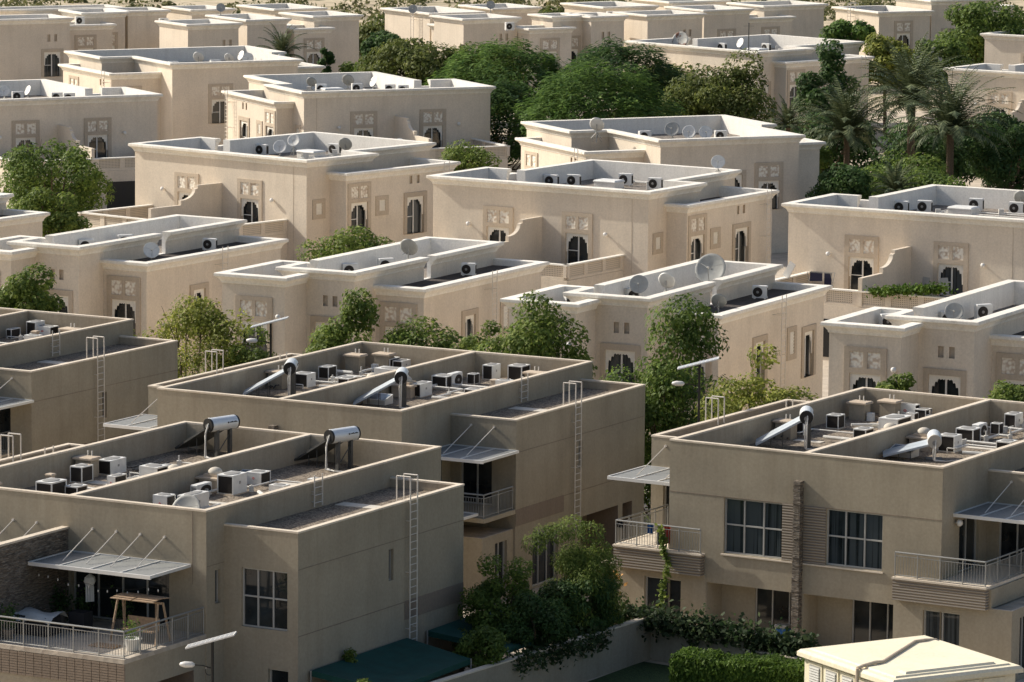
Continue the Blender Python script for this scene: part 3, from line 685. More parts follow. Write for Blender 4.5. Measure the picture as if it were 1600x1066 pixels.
def make_split():
    o = empty('split_condenser', (0, 0, 0)); b = MB(); b.bbox(-.46, .46, -.17, .17, .06, .82, .02); b.box(-.36, -.28, -.2, .2, 0, .06); b.box(.28, .36, -.2, .2, 0, .06); b.build('body', 'ac_body', o)
    g = MB(); g.lathe((-.12, -.172, .43), [(.30, 0), (.30, -.015), (.24, -.03), (.10, -.03)], 20, 'y'); g.build('fan_grille', 'ac_grille', o)
    h = MB(); h.lathe((-.12, -.205, .43), [(.085, 0), (.07, -.015)], 12, 'y'); h.build('fan_hub', 'fan', o)
    p = MB(); p.box(.46, .48, -.12, .12, .16, .7); p.build('coil', 'ac_grille', o); return o
SPL = []
def split(loc, rz, label, sc=1.):
    if SPL: o = copy_tree(SPL[0])
    else: o = make_split(); SPL.append(o)
    o.location = loc; o.rotation_euler = (0, 0, rz); o.scale = (sc, sc, sc); tag(o, label, 'air conditioner', 'split air conditioners on the villa roofs'); return o
def make_dish(m):
    o = empty('satellite_dish', (0, 0, 0)); b = MB(); n, k = 28, 6; pr = []
    for j in range(k + 1): r = max(.02, j / k); pr.append((r, .16 * r * r))
    for j in range(k, -1, -1): r = max(.02, j / k); pr.append((r * .985 + .0, .16 * r * r + .02))
    b.lathe((0, 0, 0), pr, n, 'y'); b.v = [Vector((p.x, -p.y + .16, p.z)) for p in b.v]; b.build('reflector', m, o, True)
    f = MB(); f.tube((0, .15, -.9), (0, -.55, -.12), .022, 6); f.tube((-.75, .06, .35), (0, -.55, -.10), .012, 5); f.tube((.75, .06, .35), (0, -.55, -.10), .012, 5); f.build('feed_arm', 'fan', o)
    l = MB(); l.lathe((0, -.55, -.10), [(.05, -.10), (.085, -.02), (.085, .06), (.05, .10)], 10, 'y'); l.build('feed_horn', 'ac_old', o)
    return o
DSH = {}
def dish(loc, rz, r, label, m='dish', tilt=.42, base=None):
    if m not in DSH: o = DSH[m] = make_dish(m)
    else: o = copy_tree(DSH[m])
    o.location = loc; o.rotation_euler = (-tilt, 0, rz); o.scale = (r, r, r)
    tag(o, label, 'satellite dish', 'satellite dishes on the roofs')
    hgt = loc[2] - base if base is not None else r + .25
    s = MB(o.rotation_euler.to_matrix().to_4x4().inverted()); k = 1 / r
    c = Vector((math.sin(rz) * -.16 * r, math.cos(rz) * .16 * r, 0)) * k
    s.tube(c, (c.x, c.y, -hgt * k), .035 * k, 8)
    for a in range(3): t = a * 2.1 + .4; s.tube((c.x, c.y, -hgt * .55 * k), (c.x + .4 * math.cos(t) * k, c.y + .4 * math.sin(t) * k, -hgt * k), .018 * k, 5)
    s.build('stand', 'rail', o); return o
def solar_heater(F, u, v, zr, label, face='black', single=False, low=False, turn=27):
    o = empty('solar_water_heater', F.w(u, v, zr), -F.a + R(turn)); tag(o, label, 'water heater', 'solar water heaters on the townhouse roofs')
    zc = 1.42 if not low else .86; r = .30; hl = .72
    t = MB(); t.lathe((0, 0, zc), [(r * .9, -hl), (r, -hl + .03), (r, hl - .03), (r * .9, hl)], 24, 'y'); t.build('tank', 'tank', o, False)
    cm = 'black' if face == 'black' else 'tank_cap'
    c = MB(); c.lathe((0, 0, zc), [(r * .96, -hl - .07), (r * .985, -hl + .02)], 24, 'y'); c.build('end_cap', cm, o)
    c = MB(); c.lathe((0, 0, zc), [(r * .985, hl - .02), (r * .96, hl + .07)], 24, 'y'); c.build('end_cap', cm, o)
    if face == 'black':                                      # maker's mark: a dot and a dark line of script on the flank
        c = MB(); c.lathe((r * .96, .12, zc + .06), [(.035, -.03), (.035, .03)], 10, 'x')
        for k in range(7): y = .20 + k * .062; c.box(r * .95, r * 1.02, y, y + .05, zc + .045, zc + .075 + .012 * (k % 3))
        c.build('emblem', 'black', o)
    q = MB(); q.tube((0, -hl - .10, zc - .05), (0, -hl - .06, zc - .05), .10, 12); q.build('cover_plate', 'fan', o)
    p = MB()
    if single: p.tube((0, 0, 0), (0, 0, zc - r), .05, 8); p.box(-.35, .35, -.35, .35, 0, .03)
    else:
        for y in (-.42, .30): p.box(.02, .20, y, y + .12, 0, zc - .2); p.box(-.05, .27, y - .06, y + .18, 0, .02)
        p.tube((.11, -.36, .15), (.11, .36, zc - .45), .02, 6)
    p.build('support_post', 'steel_post', o)
    d = MB(); a, b = Vector((-.22, 0, zc - .12)), Vector((-2.15, 0, .22)); n = Vector((b.z - a.z, 0, -(b.x - a.x))).normalized(); n = n if n.z > 0 else -n
    y0, y1 = -.72, .72
    P = [a, b]; th = .08
    q = [(a.x, y0, a.z), (b.x, y0, b.z), (b.x, y1, b.z), (a.x, y1, a.z)]; lo = [(x + n.x * -th, y, z + n.z * -th) for x, y, z in q]
    d.poly(q); d.poly(list(reversed(lo)))
    for i in range(4): j = (i + 1) % 4; d.poly([q[i], lo[i], lo[j], q[j]])
    d.build('collector', 'collector' if turn > 0 else 'steel_post', o)
    g = MB(); up = .004; mx = .05
    def lp(t, y): x = a.x + (b.x - a.x) * t; z = a.z + (b.z - a.z) * t; return (x + n.x * up, y, z + n.z * up)
    for k in range(2): ya, yb = (y0 + mx, -.02) if k == 0 else (.02, y1 - mx); g.poly([lp(.03, ya), lp(.97, ya), lp(.97, yb), lp(.03, yb)])
    g.build('collector_glass', 'collector' if turn > 0 else 'glass', o)  # panes follow: painted bright as in sun, dark where seen from the shaded side
    fr = MB()
    for y in (-.5, .5):
        fr.tube((-1.0, y, 0), (-1.0, y, zc * .5), .018, 5); fr.tube((-1.5, y, 0), (-1.5, y, zc * .32), .018, 5)
    fr.build('frame', 'steel_post', o)
    pp = MB(); pp.path([(-.02, -hl - .05, zc - .12), (-.06, -hl - .16, zc - .45), (-.04, -hl - .12, .1), (.5, -hl - .2, .06), (1.2, -hl + .3, .06)], .028, 6); pp.path([(.05, -hl - .05, zc + .08), (.04, -hl - .22, zc - .3), (.02, -hl - .24, .08), (.4, -.9, .06)], .03, 6); pp.build('pipe', 'pipe', o)
    return o
def hatch(F, u, v, zr, label, w=.95, d=.75):
    o = empty('roof_hatch', F.w(u, v, zr), -F.a); tag(o, label, 'roof hatch', 'concrete roof hatches on the townhouses')
    b = MB(); b.box(-w / 2 + .1, w / 2 - .1, -d / 2 + .08, d / 2 - .08, 0, .72); b.build('curb', 'town_in', o); s = MB(); s.bbox(-w / 2, w / 2, -d / 2, d / 2, .72, .82, .03); s.build('lid', 'hatch', o)
    p = MB(); [p.tube((x, d / 2 - .1, .8), (x, d / 2 - .1, 1.02), .03, 6) for x in (-.15, .05)]; p.build('vent_pipe', 'pipe', o)
def dome(F, u, v, zr, label):
    o = empty('roof_ventilator', F.w(u, v, zr), -F.a); tag(o, label, 'roof ventilator', 'domed roof ventilators')
    b = MB(); b.box(-.5, .5, -.42, .42, 0, .50); b.bbox(-.62, .62, -.52, .52, .50, .60, .03); b.box(-.36, .36, -.32, .32, .60, .70); b.build('base', 'hatch', o)
    d = MB(); d.lathe((0, 0, .70), [(.30, 0), (.30, .06), (.27, .14), (.20, .21), (.10, .25), (.02, .26)], 20); d.build('dome', 'tank_cap', o, True)
def skylight(F, u, v, zr, label, w=1.15, d=.75):
    o = empty('roof_skylight', F.w(u, v, zr), -F.a); tag(o, label, 'skylight')
    b = MB(); b.box(-w / 2, w / 2, -d / 2, d / 2, 0, .22); n = [(-w / 2, -d / 2, .22), (w / 2, -d / 2, .22), (w / 2, d / 2, .42), (-w / 2, d / 2, .42)]
    b.poly(n); b.poly([n[1], (w / 2, d / 2, .22), n[2]]); b.poly([n[0], n[3], (-w / 2, d / 2, .22)]); b.poly([n[3], n[2], (w / 2, d / 2, .22), (-w / 2, d / 2, .22)]); b.build('curb', 'canopy_frame', o)
    g = MB(); e = .07; z = lambda y: .224 + .2 * (y + d / 2) / d
    g.poly([(-w / 2 + e, -d / 2 + e, z(-d / 2 + e) + .004), (w / 2 - e, -d / 2 + e, z(-d / 2 + e) + .004), (w / 2 - e, d / 2 - e, z(d / 2 - e) + .004), (-w / 2 + e, d / 2 - e, z(d / 2 - e) + .004)]); g.build('pane', 'skylight', o)
def villa_skylight(loc, rz, label):
    o = empty('roof_skylight', loc, rz); tag(o, label, 'skylight'); b = MB(); b.box(-.8, .8, -.6, .6, 0, .42); b.build('curb', 'villa_white', o); c = MB(); c.bbox(-.85, .85, -.65, .65, .42, .56, .08); c.build('lid', 'ac_body', o)
def vent_post(F, u, v, zr, label, h=.62):
    o = MB(); o.box(-.13, .13, -.13, .13, 0, h - .08); o.bbox(-.17, .17, -.17, .17, h - .08, h, .03); q = o.build('vent_post', 'hatch'); q.location = F.w(u, v, zr); q.rotation_euler = (0, 0, -F.a); tag(q, label, 'vent post', 'stubby concrete vent posts')
def duct(F, pts, r, label, m='pipe', name='roof_pipe', supports=True):
    o = MB(); P = [F.w(*p) for p in pts]; o.path(P, r, 8)
    if supports:
        for a in P[1:-1]: o.box(a.x - .1, a.x + .1, a.y - .1, a.y + .1, a.z - r - .12, a.z - r + .02)
    q = o.build(name, m); tag(q, label, 'pipe'); return q

# ------------------------------------------------------------------ vegetation
import numpy as np
def leaf_mesh(name, centers, normals, size, mtl, parent, rng, aspect=.55, axis=None):
    n = len(centers); nr = normals / np.linalg.norm(normals, axis=1, keepdims=True)
    if axis is None:
        a = rng.normal(size=(n, 3)); a[:, 2] -= .5
    else: a = axis
    t = a - nr * np.sum(a * nr, 1, keepdims=True); t /= np.linalg.norm(t, axis=1, keepdims=True) + 1e-9
    b = np.cross(nr, t); sz = size * rng.uniform(.6, 1.35, (n, 1))
    v = np.empty((n * 4, 3)); v[0::4] = centers - t * sz; v[1::4] = centers + b * sz * aspect + nr * sz * .12; v[2::4] = centers + t * sz; v[3::4] = centers - b * sz * aspect + nr * sz * .12
    me = bpy.data.meshes.new(name); me.vertices.add(n * 4); me.vertices.foreach_set('co', v.ravel().astype(np.float32))
    me.loops.add(n * 4); me.loops.foreach_set('vertex_index', np.arange(n * 4, dtype=np.int32))
    me.polygons.add(n); me.polygons.foreach_set('loop_start', np.arange(0, n * 4, 4, dtype=np.int32))
    me.materials.append(M[mtl]); me.update(calc_edges=True); me.validate()
    o = bpy.data.objects.new(name, me); COL.objects.link(o)
    if parent is not None: o.parent = parent
    return o
def clumps(rng, k, rx, rz, flat=False, shell=.62):
    d = rng.normal(size=(k, 3)); d /= np.linalg.norm(d, axis=1, keepdims=True); r = rng.uniform(shell, .95, (k, 1)); c = d * r
    if flat: c[:, 2] = np.abs(c[:, 2]) * .9 - .15
    return c * np.array([rx, rx, rz])
def tree(name, x, y, zc, rx, rz, mtl, label, seed, n=5000, leaf=.13, k=26, cr=.34, style='bush', droop=0, cat='tree', group='trees growing between the houses', low=0., aspect=.55, peak=None, gap=.0):
    if style != 'umbrella': n = int(n * 1.5); leaf *= .80
    rng = np.random.default_rng(seed); o = empty(name, (x, y, ZG)); tag(o, label, cat, group); h = zc - ZG
    rz2 = rz + low; hc = h - low
    cc = clumps(rng, k, rx * (1 - cr * .6), rz2 * (1 - cr * .5), style == 'umbrella')
    if peak: cc = np.vstack([cc, np.array([[p[0] * rx, p[1] * rx, p[2] * rz + (h - hc)] for p in peak])])
    rad = rng.uniform(.7, 1.25, len(cc)) * cr * (rx if style != 'umbrella' else rx * .85)
    w = rad ** 2; idx = rng.choice(len(cc), n, p=w / w.sum())
    d = rng.normal(size=(n, 3)); d /= np.linalg.norm(d, axis=1, keepdims=True)
    rr = rng.uniform(.55, 1.08, (n, 1)) ** .6
    sq = np.array([1, 1, .78 if style != 'umbrella' else .42])
    p = cc[idx] + d * rr * rad[idx][:, None] * sq
    p += rng.normal(size=(n, 3)) * .04
    nrm = d * .75 + rng.normal(size=(n, 3)) * .42 + np.array([-.22, 0, .45])
    ax = None
    if style == 'umbrella':                                  # one wide lumpy dome of layered feathery sprays
        a = rng.uniform(0, 2 * np.pi, n); e = np.arcsin(rng.uniform(-.12, 1, n)); ce, se = np.cos(e), np.sin(e)
        d = np.stack([np.cos(a) * ce, np.sin(a) * ce, se], 1); ph = rng.uniform(0, 6.28, 6)
        lump = 1 + .06 * np.sin(3 * a + ph[0] + 2 * e) + .06 * np.sin(7 * a + ph[1] + 5 * e) * ce + .05 * np.sin(11 * e + ph[2] + 2 * a) + .035 * np.sin(19 * a + ph[3]) * np.sin(17 * e + ph[4])
        lay = np.floor(rng.uniform(0, 1, n) * 3) * .06
        p = d * (lump * (1 - lay) * rng.uniform(.955, 1.03, n))[:, None] * np.array([rx, rx, rz2]); p[:, 2] -= .0
        nrm = d * .35 + rng.normal(size=(n, 3)) * .25 + np.array([0, 0, 1.])
        ax = d * np.array([1, 1, .25]) + rng.normal(size=(n, 3)) * .5 + np.array([0, 0, -.25])
    elif droop:
        ax = d * .4 + rng.normal(size=(n, 3)) * .45 + np.array([0, 0, -droop])
    p[:, 2] += hc
    leaf_mesh('crown', p, nrm, leaf, mtl, o, rng, aspect, ax)
    t = MB(); pr = random.Random(seed); tr = .05 + .035 * rx
    fork = Vector((pr.uniform(-.2, .2), pr.uniform(-.2, .2), max(.8, hc - rz2 * .75)))
    t.tube((0, 0, 0), fork, tr * 1.35, 8, tr)
    for c in cc[:min(len(cc), 14)]:
        e = Vector((c[0], c[1], c[2] + hc)); m = fork.lerp(e, .5) + Vector((pr.uniform(-.2, .2), pr.uniform(-.2, .2), -.15 * rz2))
        t.tube(fork, m, tr * .6, 6, tr * .38); t.tube(m, e, tr * .38, 5, tr * .12)
        for _ in range(2):
            q = e + Vector((pr.uniform(-1, 1), pr.uniform(-1, 1), pr.uniform(-.3, 1))) * rx * .22; t.tube(m.lerp(e, .6), q, tr * .2, 4, tr * .06)
    t.build('trunk', 'trunk', o); return o
def palm(x, y, zc, r, label, seed, trunk_r=.22, nf=46, lift=.35):
    rng = random.Random(seed); o = empty('palm_tree', (x, y, ZG)); tag(o, label, 'palm tree', 'date palms'); h = zc - ZG
    t = MB(); k = max(4, int(h / .22))
    for j in range(k):
        z0, z1 = h * j / k, h * (j + 1) / k; t.tube((0, 0, z0), (0, 0, z1), trunk_r * (1.0 - .15 * j / k), 10, trunk_r * (1.16 - .15 * j / k), cap=False)
    t.build('trunk', 'trunk', o)
    L_ = MB(); S = MB()
    for f in range(nf):
        a = f * 2.39996 + rng.uniform(-.2, .2); u = (f + .5) / nf; el = R(88 - 84 * u + rng.uniform(-8, 8)); ln = r * rng.uniform(.85, 1.12) * (1.0 if u < .8 else .85)
        dx, dy = math.cos(a), math.sin(a); pts = []; p = Vector((0, 0, h + .05)); ns = 13
        for s in range(ns + 1):
            pts.append(p.copy()); e = el - (1.05 + .55 * u) * (s / ns) ** 1.7; st = ln / ns
            p = p + Vector((dx * math.cos(e), dy * math.cos(e), math.sin(e))) * st
        S.path(pts[::2] + [pts[-1]], .022, 3)
        side = Vector((-dy, dx, 0))
        for s in range(2, ns * 2 + 1):
            tt = s / 2; i = min(ns - 1, int(tt)); q = pts[i].lerp(pts[i + 1], tt - i); fw = (pts[i + 1] - pts[i]).normalized(); up = side.cross(fw)
            ll = ln * .145 * math.sin(math.pi * min(1, .14 + .86 * tt / ns) ** .8 * .93 + .12)
            for sg in (-1, 1):
                d = (side * sg * .78 + fw * .62 + up * (-.30 if up.z > 0 else .30) + Vector((rng.uniform(-.1, .1), rng.uniform(-.1, .1), rng.uniform(-.16, .06)))).normalized()
                w = fw * .072 + up * .025
                e_ = q + d * ll; L_.poly([q - w, q + w, e_ + w * .3, e_ - w * .3])
    c = L_.build('crown', 'leaf_palm', o); S.build('frond_stems', 'leaf_olive', c); return o
def leaf_cloud(name, pts, size, mtl, label, cat, seed, n, spread, group=None, kind=None, aspect=.6):
    rng = np.random.default_rng(seed); P = np.array(pts, float); i = rng.integers(0, len(P), n); s = np.array(spread)
    c = P[i] + rng.normal(size=(n, 3)) * s * .5; nr = rng.normal(size=(n, 3)) * .7 + np.array([0, -.3, .8])
    o = leaf_mesh(name, c, nr, size, mtl, None, rng, aspect); tag(o, label, cat, group, kind); return o
def hedge(name, p0, p1, w, z0, z1, mtl, label, n, leaf, seed):
    rng = np.random.default_rng(seed); o = empty(name, (0, 0, 0)); tag(o, label, 'hedge'); a, b = np.array(p0), np.array(p1); d = b - a; Ln = np.linalg.norm(d); d /= Ln; q = np.array([-d[1], d[0]])
    s = rng.uniform(0, Ln, n); f = rng.uniform(size=n); t = rng.uniform(-w / 2, w / 2, n); z = np.full(n, z1) + rng.normal(size=n) * .05 + .06 * np.sin(s * 2.1) + .05 * np.sin(s * 5.3)
    side = f > .42; sg = np.where(rng.uniform(size=n) < .75, -1, 1); t = np.where(side, sg * w / 2 + rng.normal(size=n) * .06, t); z = np.where(side, rng.uniform(z0, z1, n), z)
    P = np.stack([a[0] + d[0] * s + q[0] * t, a[1] + d[1] * s + q[1] * t, z], 1)
    nr = np.where(side[:, None], np.stack([q[0] * sg, q[1] * sg, np.full(n, .4)], 1), np.array([0, 0, 1.])) + rng.normal(size=(n, 3)) * .5
    ax = rng.normal(size=(n, 3)) * .5 + np.array([0, 0, 1.])
    leaf_mesh('foliage', P, nr, leaf, mtl, o, rng, .4, ax)
    c = MB(); pts = [(a[0] - q[0] * (w / 2 - .08), a[1] - q[1] * (w / 2 - .08)), (b[0] - q[0] * (w / 2 - .08), b[1] - q[1] * (w / 2 - .08)), (b[0] + q[0] * (w / 2 - .08), b[1] + q[1] * (w / 2 - .08)), (a[0] + q[0] * (w / 2 - .08), a[1] + q[1] * (w / 2 - .08))]
    lo = [(x, y, z0) for x, y in pts]; hi = [(x, y, z1 - .1) for x, y in pts]; c.poly(hi)
    for i in range(4): j = (i + 1) % 4; c.poly([lo[i], lo[j], hi[j], hi[i]])
    c.build('branches', 'leaf_dark', o)

# ------------------------------------------------------------------ street furniture
def street_lamp(x, y, zt, rz, label, pole_bottom=ZG, tilt=0):
    o = empty('street_lamp', (x, y, 0), rz); tag(o, label, 'street lamp', 'solar street lamps')
    p = MB(); p.tube((0, 0, pole_bottom), (0, 0, zt - .05), .055, 10); p.build('pole', 'lamp_pole', o)
    t = .30; s = MB(Matrix.Translation((0, 0, zt)) @ Matrix.Rotation(tilt, 4, 'Y') @ Matrix.Rotation(R(2), 4, 'X')); s.box(-1.0, .9, -.30, .30, 0, .05); pn = s.build('solar_panel', 'lamp_white', o)
    g = MB(s.M)
    for k in range(10):
        for j in range(3): a = -.97 + k * .184; b = -.28 + j * .188; g.poly([(a, b, .053), (a + .165, b, .053), (a + .165, b + .17, .053), (a, b + .17, .053)])
    g.build('cells', 'solar', pn)
    a = MB(); a.path([(0, 0, zt - 1.05), (-.35, 0, zt - .95), (-.75, 0, zt - .93)], .025, 6)
    pr = [(-.12 + .15 * math.cos(t), 0, zt - 1.15 + .15 * math.sin(t)) for t in [k * .5 for k in range(14)]]; a.path(pr, .015, 5); a.build('bracket', 'lamp_pole', o)
    h = MB(); h.lathe((-.78, 0, zt - .93), [(.04, .12), (.11, .02), (.12, -.25), (.07, -.42), (.02, -.45)], 12, 'x'); h.build('lamp_head', 'lamp_white', o, True)
SUN_EL, SUN_PHI, SUN_E, SKY = 35., 25.0, 5.0, .13

# ------------------------------------------------------------------ buildings
FA, FB, FC, FL_ = Frame(-22.481, 174.396, 29.02), Frame(-15.777, 199.301, 28.64), Frame(6.622, 186.194, 31.13), Frame(-38.369, 212.727, 29.0)
TF = {'A': FA, 'B': FB, 'C': FC, 'L': FL_}
town('townhouse', -22.481, 174.396, 29.02, 'nearest beige townhouse with a railed terrace at bottom left', rot=True)
town('townhouse', -15.777, 199.301, 28.64, 'beige townhouse in the middle with two solar tanks above its long blank front', entry=True)
town('townhouse', 6.622, 186.194, 31.13, 'beige townhouse with a dark stone pilaster between two big upper windows')
town('townhouse', -38.369, 212.727, 29.0, 'beige townhouse cut by the left edge, ladder on its blank flank')
VF = {}
def VE(key, name, x, y, az, label, **kw): VF[key] = Frame(x, y, az); return villa_e(name, x, y, az, label, **kw)
def VD(key, name, x, y, az, label): VF[key] = Frame(x, y, az); return villa_d(name, x, y, az, label)
VD('D1', 'villa', -28.658, 254.449, 30.15, 'villa with a white dish at its low roof corner, left of the bare yellowish tree')
VD('D2', 'villa', -12.886, 243.730, 27.71, 'villa behind the middle townhouse, a tall bright tree at its corner')
VD('D3', 'villa', 2.624, 233.954, 27.10, 'villa carrying the giant mesh satellite dish on its roof')
VD('D4', 'villa', 18.739, 225.915, 27.49, 'villa behind the pilaster townhouse, with three ornate windows showing at its front')
VD('D0', 'villa', -44.72, 268.58, 34.0, 'villa showing only a roof corner at the left edge, below the round tree')
VE('E1', 'villa', -26.803, 313.261, 40.41, 'brightly sunlit villa with a curved terrace divider and crossed dishes on its roof')
VE('E2', 'villa', -5.694, 293.104, 32.46, 'villa in the centre of the view with a white skylight box on its roof')
VE('E3', 'villa', 16.554, 278.083, 30.11, 'villa at the right edge with chairs and laundry on its terrace')
VE('F1', 'villa', -1.45, 363.97, -24.66, 'shaded villa with three dishes along its back parapet, left of the spreading trees', mirror=True, D=dict(WE=16.89, d1=8.19, xb=3.32, xr=15.19, LE=17.07, au=18.33))
VE('F3', 'villa', -27.5, 353.92, -27.74, 'shaded villa at the left edge, standing behind a round dark green tree', mirror=True, D=dict(d1=7.58, xb=3.12, LE=17.0))
def ex_back(pa, m, an, s, D):
    v = D['LE'] - .35
    villa_window(pa, m, 'v', v, 4.9, 2.3, 6.0, 2.6); villa_window(pa, m, 'v', v, 7.9 if D['k'] else 9.9, 2.3, 5.5 if D['k'] else 6.0, 2.6, not D['k'])
    ladder(pa, an, 'u', D['au'] - .35, 13.1, 1.0, 6.95, hand=.3); slots(pa, an, 'u', D['au'] - .35, (11.2, 11.9)); villa_window(pa, an, 'u', D['au'] - .35, 4.5 if D['k'] else 5.2, 2.2, 6.1, 2.6)
    villa_window(pa, an, 'v', 14 - .35, D['au'] - 2.2, 1.9, 5.8, 2.6)
D2_ = dict(WE=16.95, d1=8.36, xb=2.13, xr=13.96, LE=16.73, au=18.47, k=1); D4_ = dict(WE=17.77, d1=8.26, xb=2.27, xr=14.75, LE=16.64, au=19.25, k=0)
VE('F2', 'villa', 15.87, 339.98, 155.15, 'villa in front of the big spreading trees, a dish perched on its left parapet', front=False, terr=False, D=D2_, extra=lambda *a: ex_back(*a, D2_))
VE('F4', 'villa', -23.93, 406.4, 152.45, 'villa with a row of six dishes along its roof, in front of the small palm', front=False, terr=False, D=D4_, extra=lambda *a: ex_back(*a, D4_))
VE('G2', 'villa', 9.94, 416.22, 46.57, 'far villa with a rusty dish on its roof corner', D=dict(WE=17.08, d1=7.77, xb=2.03, xr=14.13, LE=17.46))
VE('H1', 'villa', 36.68, 387.08, 34.27, 'villa behind the palms at the right edge, a curved terrace divider on its sunlit wall')
VE('H2', 'villa', 44.2, 430.0, 34.0, 'far villa whose parapet shows just above the palm villa at the right edge', terr=False)
BK = lambda: None
villa_back('villa', -31.37, 432.52, -32, 'far villa with a smooth blank right end, behind the small palm',
    [(0, 6.2, 0, 6.6, 7.9), (8.3, 13.4, 3.4, 11.8, 7.9), (13.45, 18.2, 3.2, 8.2, 6.9), (16.8, 22.6, 5.2, 12.2, 7.9), (10.4, 15.6, 18.8, 25, 7.9), (18.4, 24.6, 16, 24, 7.9), (6.25, 16.7, 8.25, 16.4, 6.9)],
    [(0, 's', 'v', .35, 4.6), (2, 'w', 'v', 3.55, 16.0), (1, 'l', 'v', 3.75, 10.8)])
villa_back('villa', -46.2, 440.5, -28, 'far villa at the top left corner with exposed white roof units',
    [(-6, 3.2, -1.0, 5, 7.9), (3.4, 9.2, 2.6, 7.4, 6.9), (6.4, 11.6, 5.0, 11, 7.9), (11.7, 16.6, 6.2, 11.4, 7.9), (-2, 14, 12, 16.5, 7.9), (3.25, 6.3, 7.45, 11.9, 6.9)],
    [(0, 's', 'v', -.65, 1.0), (0, 'l', 'v', -.65, 1.0), (1, 'w', 'v', 2.95, 6.0), (2, 'w', 'v', 5.35, 9.3)])
villa_back('villa', -5.13, 443.77, -32, 'far villa with a ladder on its sunlit left flank, above the olive green tree',
    [(0, 6.9, 0, 6.3, 7.9), (10, 15.1, -.6, 4.0, 7.9), (6.3, 11.9, -2.2, 2.0, 6.9), (13.5, 18.1, -2.2, 3.4, 7.9), (1.3, 8, 8.6, 18.2, 7.9), (11, 17, 12.2, 19, 7.9), (1, 3.4, 6.7, 8.5, 6.9)],
    [(0, 's', 'v', .35, 5.0), (0, 'l', 'v', .35, 5.2), (2, 'w', 'v', -1.85, 9.0), (1, 'w', 'v', -.25, 12.5), (3, 's', 'v', -1.85, 15.6), (4, 'a', 'u', 1.65, 11.5)])
villa_back('villa', 13.6, 451.0, -33, 'far villa behind the rusty dish villa, cut by the top edge',
    [(0, 7.4, .8, 6.9, 7.9), (9.6, 16, 4.6, 11.6, 7.9), (15.6, 21.8, 5.2, 9.6, 6.9), (19.2, 27.6, 7.4, 14, 7.9), (3, 10, 13, 21, 7.9), (14, 22, 17, 24, 7.9), (7.5, 19, 11.7, 16.9, 6.9)],
    [(0, 's', 'v', 1.15, 5.2), (1, 'w', 'v', 4.95, 12.8), (2, 'w', 'v', 5.55, 18.8)])
villa_back('villa', 38.1, 475.0, -27, 'far villa standing alone on the sand at the top right',
    [(0, 7.0, 0, 9.5, 6.9), (7.2, 16.4, 1.2, 9, 7.9), (16.6, 20, 4, 9, 6.9)],
    [(0, 'w', 'v', .35, 3.4), (0, 'a', 'u', .35, 5.5), (1, 'l', 'v', 1.55, 10.0), (1, 'l', 'v', 1.55, 13.6)])

